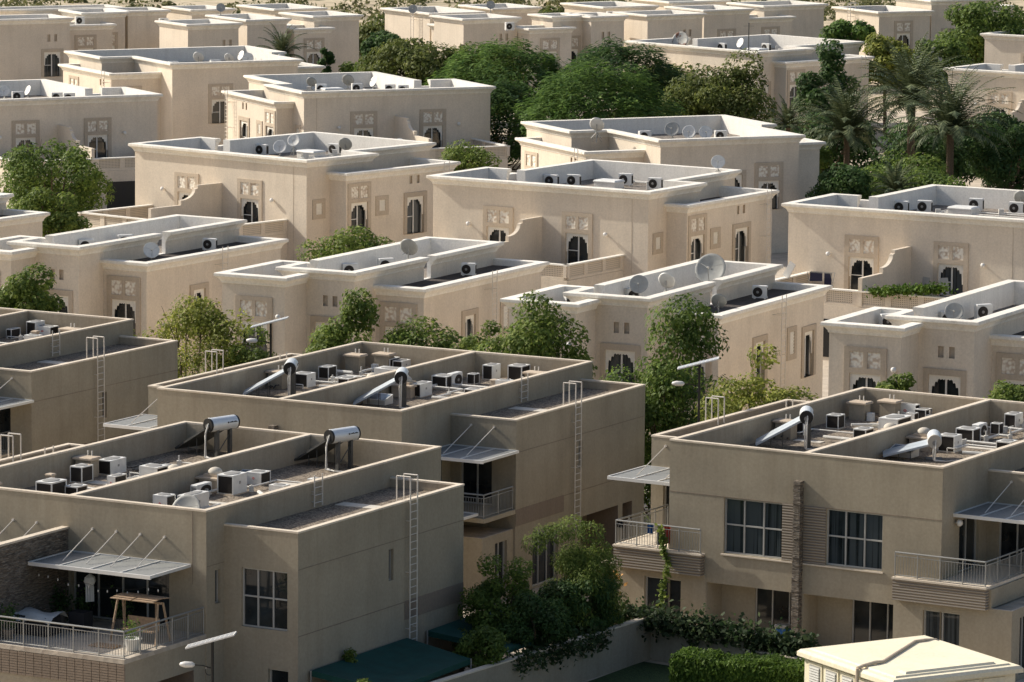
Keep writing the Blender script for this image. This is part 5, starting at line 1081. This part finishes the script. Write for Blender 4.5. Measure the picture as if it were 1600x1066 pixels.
tree('shrub', 22.6, 350, 3.0, 2.4, 2.6, 'leaf', 'mid green bush at the right end of the perched dish villa', 63, 3600, .2, 24, .32, cat='shrub')
tree('shrub', 38.5, 365, 3.4, 3.6, 2.6, 'leaf_dark', 'dark bush between the right palm and the palm villa', 64, 4500, .22, 28, .3, cat='shrub')
tree('shrub', 13.5, 398, 3.5, 6.0, 3.4, 'leaf_olive', 'olive bush below the rusty dish villa', 65, 6500, .24, 36, .3, cat='shrub')
tree('shrub', -14.5, 414, 3.6, 3.2, 3.0, 'leaf', 'green bush right of the blank block villa', 66, 4200, .24, 26, .3, cat='shrub')
tree('shrub', -2.8, 412, 4.6, 5.0, 3.6, 'leaf_olive', 'olive bush below the ladder flank villa', 67, 6500, .24, 36, .3, cat='shrub')
tree('shrub', -4.6, 225, 6.3, 2.6, 1.5, 'leaf_bright', 'low bright foliage behind the middle townhouse, right of the tall tipped tree', 70, 3600, .13, 26, .32, cat='shrub', low=.8)
tree('shrub', -1.6, 223, 6.7, 1.6, 1.5, 'leaf_bright', 'bright foliage left of the dense pointed tree', 71, 2400, .13, 20, .34, cat='shrub', low=.8)
tree('shrub', -19.6, 231.5, 4.6, 2.6, 2.0, 'leaf_yellow', 'low yellowish bush at the left foot of the bare branched tree', 72, 2600, .12, 24, .3, cat='shrub', low=.8)
tree('shrub', -13.4, 229.5, 5.2, 1.8, 1.6, 'leaf_bright', 'green bush at the pole of the first street lamp', 73, 2200, .13, 18, .34, cat='shrub', low=.8)
tree('shrub', 4.6, 211, 5.6, 1.6, 2.2, 'leaf', 'green bush hugging the back corner of the middle townhouse', 74, 3200, .13, 22, .32, cat='shrub', low=1.2)
tree('shrub', -6.0, 277, 4.3, 1.8, 1.3, 'leaf_bright', 'green bush right of the low spreading tree', 75, 2200, .15, 18, .34, cat='shrub')
hedge('hedge', (6.6, 174.9), (13.2, 172.4), 1.7, ZG, 1.15, 'leaf_hedge', 'clipped bright topped hedge in front of the garden wall', 17000, .085, 41)
v_ = [FC.w(-.9 + i * .17, -4.05 - .02 * i, 1.15 + .16 * math.sin(i * 1.7)) for i in range(44)]
leaf_cloud('climber', [tuple(p) for p in v_], .13, 'leaf_vine', 'leafy climber spilling over the garden wall', 'climber', 42, 2300, (.35, .55, .55))
v_ = [FC.w(6.6 + i * .15, -4.7, .85 + .12 * math.sin(i * 2.1)) for i in range(18)]
leaf_cloud('climber', [tuple(p) for p in v_], .13, 'leaf_vine', 'leafy clump over the wall right of the low step', 'climber', 43, 1300, (.35, .55, .65))
v_ = [FC.w(-.25 + .95 * t + .06 * math.sin(t * 14), -.42 - 2.6 * max(0, t - .45), 4.2 - 3.0 * t) for t in [k / 40 for k in range(41)]]
leaf_cloud('vine', [tuple(p) for p in v_], .095, 'leaf_bright', 'thin vine climbing from the garden wall to the balcony rail', 'vine', 44, 420, (.14, .14, .16))
leaf_cloud('climber', [(.2 + .115 * i, 173.5 + .176 * i, 1.15 - .25 * abs(math.sin(i * .9))) for i in range(32)], .10, 'leaf_vine', 'dark foliage drooping over the long garden wall', 'climber', 47, 1500, (.45, .45, .5))
leaf_cloud('climber', [tuple(FC.w(-2.3 + .1 * i, -1.2, 2.2 - .1 * i)) for i in range(5)], .10, 'blossom', 'orange leaves at the tip of the feathery tree', 'leaves', 45, 60, (.5, .4, .5))
leaf_cloud('shrub', [tuple(VF['E3'].w(9.5 + .35 * i, -6.5, 3.75 + .04 * i)) for i in range(14)], .12, 'leaf_hedge', 'green creeper along the lattice terrace of the laundry villa', 'climber', 46, 1500, (.5, .5, .30))
rs = np.random.default_rng(77); P_, Nn = [], []
for k in range(2000):                                         # desert scrub: nobody could count it
    y = rs.uniform(462, 640); x = rs.uniform(-.22, .22) * y
    if x < -6 and rs.uniform() < .45: continue
    r = rs.uniform(.6, 2.1) * (1.6 if rs.uniform() < .12 else 1); n = int(34 * r)
    d = rs.normal(size=(n, 3)); d /= np.linalg.norm(d, axis=1, keepdims=True); d[:, 2] = np.abs(d[:, 2])
    P_.append(np.array([x, y, ZG]) + d * rs.uniform(.6, 1.05, (n, 1)) * np.array([r * 1.25, r * 1.1, r * .75])); Nn.append(d + rs.normal(size=(n, 3)) * .4)
sc = leaf_mesh('undergrowth', np.vstack(P_), np.vstack(Nn), .30, 'leaf_scrub', None, rs, .6); tag(sc, 'dry desert scrub growing on the sand beyond the houses', 'scrub', None, 'stuff')
tree('broadleaf_tree', -7.5, 492, 2.6, 6.5, 3.4, 'leaf_olive', 'wide hazy thorn tree on the sand behind the olive tree villa', 50, 6000, .3, 44, .28)
tree('broadleaf_tree', -14.0, 500, 1.9, 4.6, 2.8, 'leaf_olive', 'hazy thorn tree on the sand left of the widest one', 51, 4200, .3, 34, .28)
tree('broadleaf_tree', 4.5, 512, 1.9, 4.8, 2.6, 'leaf_olive', 'hazy thorn tree on the sand right of the widest one', 52, 4200, .3, 34, .28)

# ------------------------------------------------------------------ street lamps, walls, awnings, kiosk, terrace clutter
street_lamp(-11.95, 222, 7.8, -.12, 'solar street lamp behind the middle townhouse, in front of an ornate window', tilt=-.27)
street_lamp(8.38, 200, 9.1, -.12, 'solar street lamp in front of the large dark tree', tilt=-.27)
street_lamp(-10.9, 163, 4.0, -.12, 'solar street lamp in the near left foreground, below the terrace', tilt=-.30)
def wall_run(name, pts, z0, z1, t, label, cap=True):
    o = empty(name, (0, 0, 0)); tag(o, label, 'wall', 'low beige garden walls'); b, c = MB(), MB()
    for (p, q) in zip(pts, pts[1:]):
        p, q = Vector((*p, 0)), Vector((*q, 0)); Ln = (q - p).length; e = (q - p) / Ln; X = Matrix(((e.x, -e.y, 0, p.x), (e.y, e.x, 0, p.y), (0, 0, 1, 0), (0, 0, 0, 1)))
        b.M = c.M = X; b.box(0, Ln, -t / 2, t / 2, z0, z1 - .06); c.box(-.02, Ln + .02, -t / 2 - .02, t / 2 + .02, z1 - .06, z1)
    b.build('masonry', 'garden_wall', o); c.build('coping', 'coping', o); return o
pA, pB, pC = FC.w(1.3, -3.8), FC.w(6.2, -4.7), FC.w(13.5, -5.9)
wall_run('garden_wall', [(-4.6, 166.4), (pA.x, pA.y)], ZG, 1.2, .25, 'long garden wall running up from the bottom edge below the dark trees')
wall_run('garden_wall', [(pA.x, pA.y), (pB.x, pB.y)], ZG, 1.1, .25, 'garden wall under the leafy climber')
wall_run('garden_wall', [(pB.x, pB.y), (pC.x, pC.y)], ZG, .55, .25, 'lower garden wall behind the hedge')
def awning(pts, label, sag=.22):
    o = empty('awning', (0, 0, 0)); tag(o, label, 'awning', 'dark green garden awnings'); m = MB(); n = 10; c = [Vector(p) for p in pts]; g = {}
    for i in range(n + 1):
        for j in range(n + 1):
            s, t = i / n, j / n; p = (c[0] * (1 - s) + c[1] * s) * (1 - t) + (c[3] * (1 - s) + c[2] * s) * t
            p.z -= sag * math.sin(math.pi * s) * math.sin(math.pi * t); g[i, j] = m.add([p])
    for i in range(n):
        for j in range(n): m.f.append((g[i, j], g[i + 1, j], g[i + 1, j + 1], g[i, j + 1]))
    for a, b in zip(c, c[1:] + c[:1]): m.poly([a, b, b - Vector((0, 0, .22)), a - Vector((0, 0, .22))])
    m.build('canvas', 'canvas', o, False); 
    for q in c: p = MB(); p.tube((q.x, q.y, ZG), q, .04, 6); p.build('post', 'rail', o)
awning([FA.w(16.0, 2.0, 1.75), FA.w(19.6, 1.7, 1.45), FA.w(19.4, 8.3, 1.45), FA.w(16.0, 9.2, 1.75)], 'dark green awning along the nearest townhouse flank, at the bottom')
awning([FA.w(16.0, 10.8, 1.75), FA.w(19.8, 10.5, 1.5), FA.w(19.6, 16.6, 1.5), FA.w(16.0, 16.8, 1.8)], 'dark green awning behind the ladder, in shade')
awning([FA.w(16.6, 17.6, 1.9), FA.w(19.2, 17.2, 1.7), FA.w(19.0, 19.4, 1.7), FA.w(16.6, 19.6, 1.9)], 'small green awning half hidden behind the feathery tree')
# utility kiosk: cream cabinet with an overhanging shell roof
KZ = 2.35
def kiosk():
    kx, ky = 10.99, 169.83; az = math.atan2(-(167.1 - 169.83), 0) * 0
    o = empty('utility_kiosk', (10.95, 169.1, 0), R(29.4)); tag(o, 'cream utility kiosk with a shell roof at the bottom right', 'kiosk')
    a, b = 5.9, 6.5
    R_ = MB(); R_.M = None; z = KZ
    # roof: a is along x (away, up to the right), b along -y (towards the viewer, right)
    R_.bbox(0, a, -b, 0, z, z + .26, .10)
    R_.build('roof', 'kiosk', o); s = MB(); s.bbox(.35, a - .35, -b + .35, -.35, z + .26, z + .32, .05); s.bbox(.9, a - .9, -b + .5, -b + 1.0, z + .32, z + .40, .08); s.build('roof_panel', 'kiosk', o)
    w = MB(); w.box(.22, a - .22, -b + .22, -.22, ZG, z); w.build('body', 'kiosk', o)
    for k in range(5):
        y = -.55 - k * 1.12; d = MB(); d.box(.17, .215, y - .92, y, ZG + .2, z - .12); dd = d.build('door', 'kiosk', o)
        v = MB()
        for j in range(7): zz = z - .95 + j * .10; v.box(.12, .165, y - .78, y - .14, zz, zz + .06)
        v.build('louvre', 'white_frame', dd); g = MB(); g.box(.155, .168, y - .82, y - .10, z - 1.0, z - .22); g.build('vent', 'kiosk_vent', dd)
    for k in range(4):
        x = .6 + k * 1.2; d = MB(); d.box(x, x + 1.0, -b + .17, -b + .215, ZG + .2, z - .12); dd = d.build('door', 'kiosk', o)
        v = MB()
        for j in range(7): zz = z - .95 + j * .10; v.box(x + .14, x + .86, -b + .12, -b + .165, zz, zz + .06)
        v.build('louvre', 'white_frame', dd)
    c = MB(); P = [(.6, -b + 2.4, z + .10), (.25, -b + 2.35, z + .36), (.9, -b + 2.5, z + .40), (1.3, -b + 2.6, z + .36), (a - 1.4, -1.35, z + .36), (a - .9, -1.3, z + .36), (a - .3, -1.15, z + .28), (a + .03, -1.1, z + .10)]
    c.path([(-.04, -b + 2.3, z - .3), (-.04, -b + 2.3, z + .30)] + P[1:], .07, 8); c.build('conduit', 'hatch', o); return o
kiosk()
# nearest townhouse terrace
def local_obj(mb, name, m, F, u, v, z, label, cat, rz=0, group=None):
    o = mb.build(name, m); o.location = F.w(u, v, z); o.rotation_euler = (0, 0, -F.a + rz); tag(o, label, cat, group); return o
ZT = 3.16
o = empty('garden_swing', FA.w(11.25, -2.5, ZT), -FA.a); tag(o, 'wooden garden swing with a slatted roof on the nearest terrace', 'garden swing')
w = MB()
for x in (-.9, .9):
    for y in (-.5, .5): w.tube((x + math.copysign(.12, x), y, 0), (x, y * .35, 1.55), .045, 6)
w.tube((-.95, 0, 1.55), (.95, 0, 1.55), .05, 6); w.build('frame', 'wood', o); r = MB()
for sx in (-1, 1):
    for k in range(6): y = -.62 + k * .21; zz = 1.72 - abs(y + .1) * .12; r.box(min(sx * .04, sx * .95), max(sx * .04, sx * .95), y, y + .17, zz, zz + .03)
r.build('roof', 'wood', o); s = MB(); s.box(-.7, .7, -.25, .25, .42, .48); s.box(-.7, .7, .22, .27, .48, .9)
for x in (-.68, .68): s.tube((x, 0, .45), (x, 0, 1.5), .012, 4)
s.build('seat', 'wood', o)
o = empty('covered_sofa', FA.w(6.9, -3.2, ZT), -FA.a); tag(o, 'garden sofa under a pale tarpaulin by the stone wall', 'sofa'); b = MB(); b.bbox(-1.2, .9, -.5, .5, 0, .72, .06); b.build('frame', 'cloth_dark', o); t = MB(); g = {}
for i in range(9):
    for j in range(6): g[i, j] = t.add([(-1.35 + i * .31, -.62 + j * .25, .80 + .07 * math.sin(i * 1.3 + j) - (.22 if j in (0, 5) else 0))])
for i in range(8):
    for j in range(5): t.f.append((g[i, j], g[i + 1, j], g[i + 1, j + 1], g[i, j + 1]))
t.build('tarpaulin', 'cloth_white', o, True)
o = empty('star_lantern', FA.w(8.15, -1.3, 4.95), .4); tag(o, 'white paper lantern with tails hanging below the canopy', 'lantern'); b = MB(); b.lathe((0, 0, 0), [(.02, .30), (.20, .16), (.24, 0), (.16, -.16), (.06, -.20)], 6); b.build('shade', 'cloth_white', o); b = MB()
for x in (-.13, -.04, .05, .13): b.poly([(x - .035, .02, -.15), (x + .035, .02, -.15), (x + .04, .0, -.80), (x - .03, .03, -.80)])
b.build('tail', 'cloth_white', o); b = MB(); b.tube((0, 0, .3), (0, 0, .72), .006, 4); b.build('cord', 'black', o)
o = empty('flower_pot', FA.w(11.9, -4.0, ZT)); tag(o, 'white flower pot with a plant behind the terrace corner railing', 'flower pot'); b = MB(); b.lathe((0, 0, 0), [(.22, 0), (.34, .42), (.36, .46), (.31, .46), (.28, .38)], 14); b.build('pot', 'ac_body', o, False)
rg = np.random.default_rng(8); d = rg.normal(size=(160, 3)); leaf_mesh('foliage', d * np.array([.18, .18, .2]) + np.array([0, 0, .75]), rg.normal(size=(160, 3)), .06, 'leaf', o, rg)
b = MB(); b.bbox(-.55, .55, -.3, .3, 0, .05, .02); b.tube((-.45, -.2, 0), (-.45, -.2, -.01), .02, 4); local_obj(b, 'wooden_pallet', 'wood', FA, 10.6, -3.9, ZT + .004, 'small wooden pallet lying on the sunny corner of the terrace', 'pallet')
o = empty('string_lights', FA.w(6.5, -2.3, 5.35), -FA.a); tag(o, 'string of small glass bulbs across the nearest terrace', 'string lights'); c = MB(); bb = MB(); pr = [Vector((x * .45, -.05 * math.sin(x), -.35 * math.sin(x / 13 * math.pi) - .05 * math.cos(x * 2))) for x in range(13)]
c.path([tuple(p) for p in pr], .006, 4); [bb.lathe((p.x, p.y, p.z - .12), [(.012, .06), (.025, .02), (.02, -.03), (.008, -.045)], 8) for p in pr]; c.build('cable', 'black', o); bb.build('bulb', 'lamp_white', o, True)
o = MB(); o.box(-.35, .35, -.3, .3, 0, .75); local_obj(o, 'dark_cabinet', 'cloth_dark', FA, 8.2, -2.0, ZT, 'dark covered cabinet in the shade beside the terrace doors', 'cabinet')
for k, (u, v, t) in enumerate([(6.6, -1.0, 'beside the stone wall'), (7.6, -.9, 'left of the terrace doors'), (6.7, -4.6, 'by the railing below the stone wall'), (9.2, -.7, 'in front of the terrace doors')]):
    o = empty('potted_plant', FA.w(u, v, ZT)); tag(o, f'dark potted plant {t}', 'plant', 'potted plants on the nearest terrace'); b = MB(); b.lathe((0, 0, 0), [(.15, 0), (.22, .32), (.24, .36), (.19, .36)], 12); b.build('pot', 'band', o)
    d = rg.normal(size=(240, 3)); leaf_mesh('foliage', d * np.array([.20, .20, .26]) + np.array([0, 0, .80]), rg.normal(size=(240, 3)), .075, 'leaf_dark', o, rg)
# low ducts and boxes on the villa roofs
for key, hn in (('E1', 'brightly sunlit villa'), ('E2', 'central villa'), ('E3', 'terrace laundry villa'), ('F1', 'shaded three dish villa'), ('F2', 'perched dish villa'), ('F4', 'six dish villa'), ('G2', 'rusty dish villa')):
    F = VF[key]; sg = -1 if key == 'F1' else 1; rr = random.Random(key); o = MB()
    pts = [(sg * rr.uniform(4.2, 13.2), rr.uniform(8.8, 14.5)) for _ in range(6)]
    for (a, c), (d, e) in zip(pts, pts[1:]): o.path([F.w(a, c, 6.8), F.w(a, e, 6.8), F.w(d, e, 6.8)], .05, 6); o.box(F.w(d, e).x - .16, F.w(d, e).x + .16, F.w(d, e).y - .14, F.w(d, e).y + .14, 6.66, 6.66 + rr.uniform(.25, .6))
    q = o.build('pipe_run', 'pipe'); tag(q, f'white ducts and junction boxes across the roof of the {hn}', 'pipes', 'ducts on the villa roofs')
# laundry and boxes on the pilaster townhouse
for (u, m, h, t) in ((-.75, 'blue_cloth', .42, 'blue towel'), (-.30, 'navy_cloth', .85, 'dark trousers'), (.05, 'red_cloth', .75, 'red shirt'), (-2.2, 'cloth_dark', .3, 'dark cloth')):
    b = MB(); n = 6
    for k in range(n): x0, x1 = -.16 + .32 * k / n, -.16 + .32 * (k + 1) / n; y0, y1 = .05 * math.sin(k * 1.9), .05 * math.sin((k + 1) * 1.9); b.poly([(x0, y0 - .04, -h), (x1, y1 - .04, -h), (x1, y1, 0), (x0, y0, 0)])
    local_obj(b, 'laundry', m, FC, u, -.2, 4.27, f'{t} hanging on the balcony rail above the climber', 'laundry')
o = empty('cool_box', FC.w(9.9, .45, ZG + .06), -FC.a); tag(o, 'red cool box with a white lid beside the sliding doors', 'cool box'); b = MB(); b.box(-.3, .3, -.2, .2, 0, .38); b.build('body', 'red_cloth', o); b = MB(); b.bbox(-.32, .32, -.22, .22, .38, .48, .02); b.build('lid', 'ac_body', o)
o = empty('storage_bin', FC.w(5.2, .5, ZG + .06), -FC.a); tag(o, 'blue storage bin beside the stone pilaster', 'bin'); b = MB(); b.box(-.28, .28, -.2, .2, 0, .95); b.build('body', 'blue_cloth', o); b = MB(); b.bbox(-.31, .31, -.23, .23, .95, 1.08, .03); b.build('lid', 'rail', o)
# terrace of the laundry villa
FE = VF['E3']
o = empty('drying_rack', FE.w(3.9, -2.2, 2.76), -FE.a); tag(o, 'drying rack hung with dark laundry on the right edge villa terrace', 'drying rack'); b = MB()
for x in (-.8, .8): b.tube((x, -.3, 0), (x, .3, 1.35), .02, 5); b.tube((x, .3, 0), (x, -.3, 1.35), .02, 5)
for y in (-.3, 0, .3): b.tube((-.8, y, 1.33), (.8, y, 1.33), .012, 4)
b.build('frame', 'rail', o); b = MB(); b.poly([(-.75, 0, .75), (.1, 0, .80), (.1, 0, 1.33), (-.75, 0, 1.33)]); b.poly([(.2, .05, .6), (.7, .05, .6), (.7, .05, 1.33), (.2, .05, 1.33)]); b.build('washing', 'navy_cloth', o)
def chair(u, v, rz, label):
    o = empty('deck_chair', FE.w(u, v, 2.76), rz); tag(o, label, 'chair', 'chairs on the right edge villa terrace'); s = MB(); s.box(-.3, .3, -.3, .3, .40, .45); s.build('seat', 'rail', o); k = MB(Matrix.Translation((0, .28, .42)) @ Matrix.Rotation(-.22, 4, 'X')); k.box(-.3, .3, 0, .04, 0, 1.0); k.build('backrest', 'rail', o)
    for x in (-.27, .27):
        for y in (-.27, .27): l = MB(); l.tube((x, y, 0), (x, y, .4), .02, 5); l.build('leg', 'steel_post', o)
chair(10.3, -1.6, -.9, 'grey deck chair leaning by the terrace divider'); chair(11.9, -1.2, .4, 'grey deck chair left of the right ornate window')
o = MB(Matrix.Rotation(.5, 4, 'Y')); o.box(-.22, .22, -.05, .05, 0, 1.0); q = o.build('leaning_board', 'white_frame'); q.location = FE.w(1.9, -3.0, 3.76); q.rotation_euler = (0, 0, -FE.a); tag(q, 'white board propped on the terrace parapet of the right edge villa', 'board')
# parked car glimpsed under the palms
o = empty('parked_car', (35.0, 333.5, ZG + .0), R(-25)); tag(o, 'white car parked beyond the terrace laundry villa, below the palms', 'car')
b = MB(); b.bbox(-.9, .9, -2.2, 2.2, .35, .95, .12); b.v += []; b.build('body', 'car', o, False); g = MB(); n = g.add([(-.82, -1.0, .95), (.82, -1.0, .95), (.82, 1.7, .95), (-.82, 1.7, .95), (-.66, -.45, 1.5), (.66, -.45, 1.5), (.66, 1.3, 1.5), (-.66, 1.3, 1.5)])
for q in ((0, 1, 5, 4), (1, 2, 6, 5), (2, 3, 7, 6), (3, 0, 4, 7)): g.f.append(tuple(n + i for i in q))
g.build('window', 'glass', o); r = MB(); r.bbox(-.68, .68, -.5, 1.35, 1.48, 1.54, .03); r.build('roof', 'car', o)
for x in (-.88, .88):
    for y in (-1.35, 1.35):
        t = MB(); t.lathe((x, y, .34), [(.34, -.11), (.34, .11)], 18, 'x'); wh = t.build('wheel', 'tyre', o); k = MB(); k.lathe((x + math.copysign(.115, x), y, .34), [(.2, -.01), (.2, .01)], 12, 'x'); k.build('rim', 'rail', wh)

# ------------------------------------------------------------------ ground, sky, sun, camera
def sheet(name, pts, z, m):
    b = MB(); b.poly([(x, y, z) for x, y in pts]); o = b.build(name, m); tag(o, None, None, None, 'structure'); return o
sheet('ground', [(-2500, 60), (2500, 60), (2500, 4000), (-2500, 4000)], ZG - .012, 'ground')
sheet('pavement', [(-60, 140), (60, 120), (70, 440), (-70, 450)], ZG - .008, 'paving')
sheet('lawn', [(-3.6, 166.0), (pA.x - .3, pA.y - .6), (pB.x, pB.y - .35), (pC.x, pC.y - .35), (20, 160), (0, 150)], ZG + .004, 'lawn')
for k, (p, q, wd) in enumerate([((-60, 238), (60, 192), 5.5), ((-60, 345), (0, 338), 6), ((0, 338), (70, 318), 6), ((-70, 418), (60, 428), 6)]):
    d = Vector((q[0] - p[0], q[1] - p[1])).normalized(); n = Vector((-d.y, d.x)) * wd / 2
    sheet('road', [(p[0] - n.x, p[1] - n.y), (q[0] - n.x, q[1] - n.y), (q[0] + n.x, q[1] + n.y), (p[0] + n.x, p[1] + n.y)], ZG - .004, 'asphalt')
EL, PHI = R(SUN_EL), R(SUN_PHI)
sv = Vector((-math.cos(PHI) * math.cos(EL), math.sin(PHI) * math.cos(EL), math.sin(EL)))
ld = bpy.data.lights.new('sun', 'SUN'); ld.energy = SUN_E; ld.angle = R(.53); ld.color = (1.0, .945, .84)
lo = bpy.data.objects.new('sun', ld); COL.objects.link(lo); lo.rotation_euler = (-sv).to_track_quat('-Z', 'Y').to_euler(); lo.location = (0, 200, 120)
wd_ = bpy.data.worlds.new('World'); scene.world = wd_; wd_.use_nodes = True; nt = wd_.node_tree
sk = nt.nodes.new('ShaderNodeTexSky'); sk.sky_type = 'NISHITA'; sk.sun_disc = False; sk.sun_elevation = EL; sk.sun_rotation = math.atan2(sv.x, sv.y) % (2 * math.pi); sk.dust_density = 3.6; sk.air_density = 1.0; sk.ozone_density = 1.0
bg = nt.nodes['Background']; nt.links.new(sk.outputs[0], bg.inputs[0]); bg.inputs[1].default_value = SKY
cd = bpy.data.cameras.new('camera'); co = bpy.data.objects.new('camera', cd); COL.objects.link(co); scene.camera = co
cd.sensor_width = 36; cd.lens = 36 * 7072.035 / 1600; cd.clip_start = 1; cd.clip_end = 6000
P, RO = .138409, .0085578; cp, sp, cr, sr = math.cos(P), math.sin(P), math.cos(RO), math.sin(RO)
r0, u0, f0 = Vector((1, 0, 0)), Vector((0, sp, cp)), Vector((0, cp, -sp))
rx, ux = r0 * cr + u0 * sr, u0 * cr - r0 * sr
co.matrix_world = Matrix(((rx.x, ux.x, -f0.x, 0), (rx.y, ux.y, -f0.y, 0), (rx.z, ux.z, -f0.z, 37.9), (0, 0, 0, 1)))
scene.view_settings.view_transform = 'Standard'; scene.view_settings.look = 'None'; scene.view_settings.exposure = 0; scene.view_settings.gamma = 1
scene.cycles.max_bounces = 8; scene.cycles.diffuse_bounces = 5
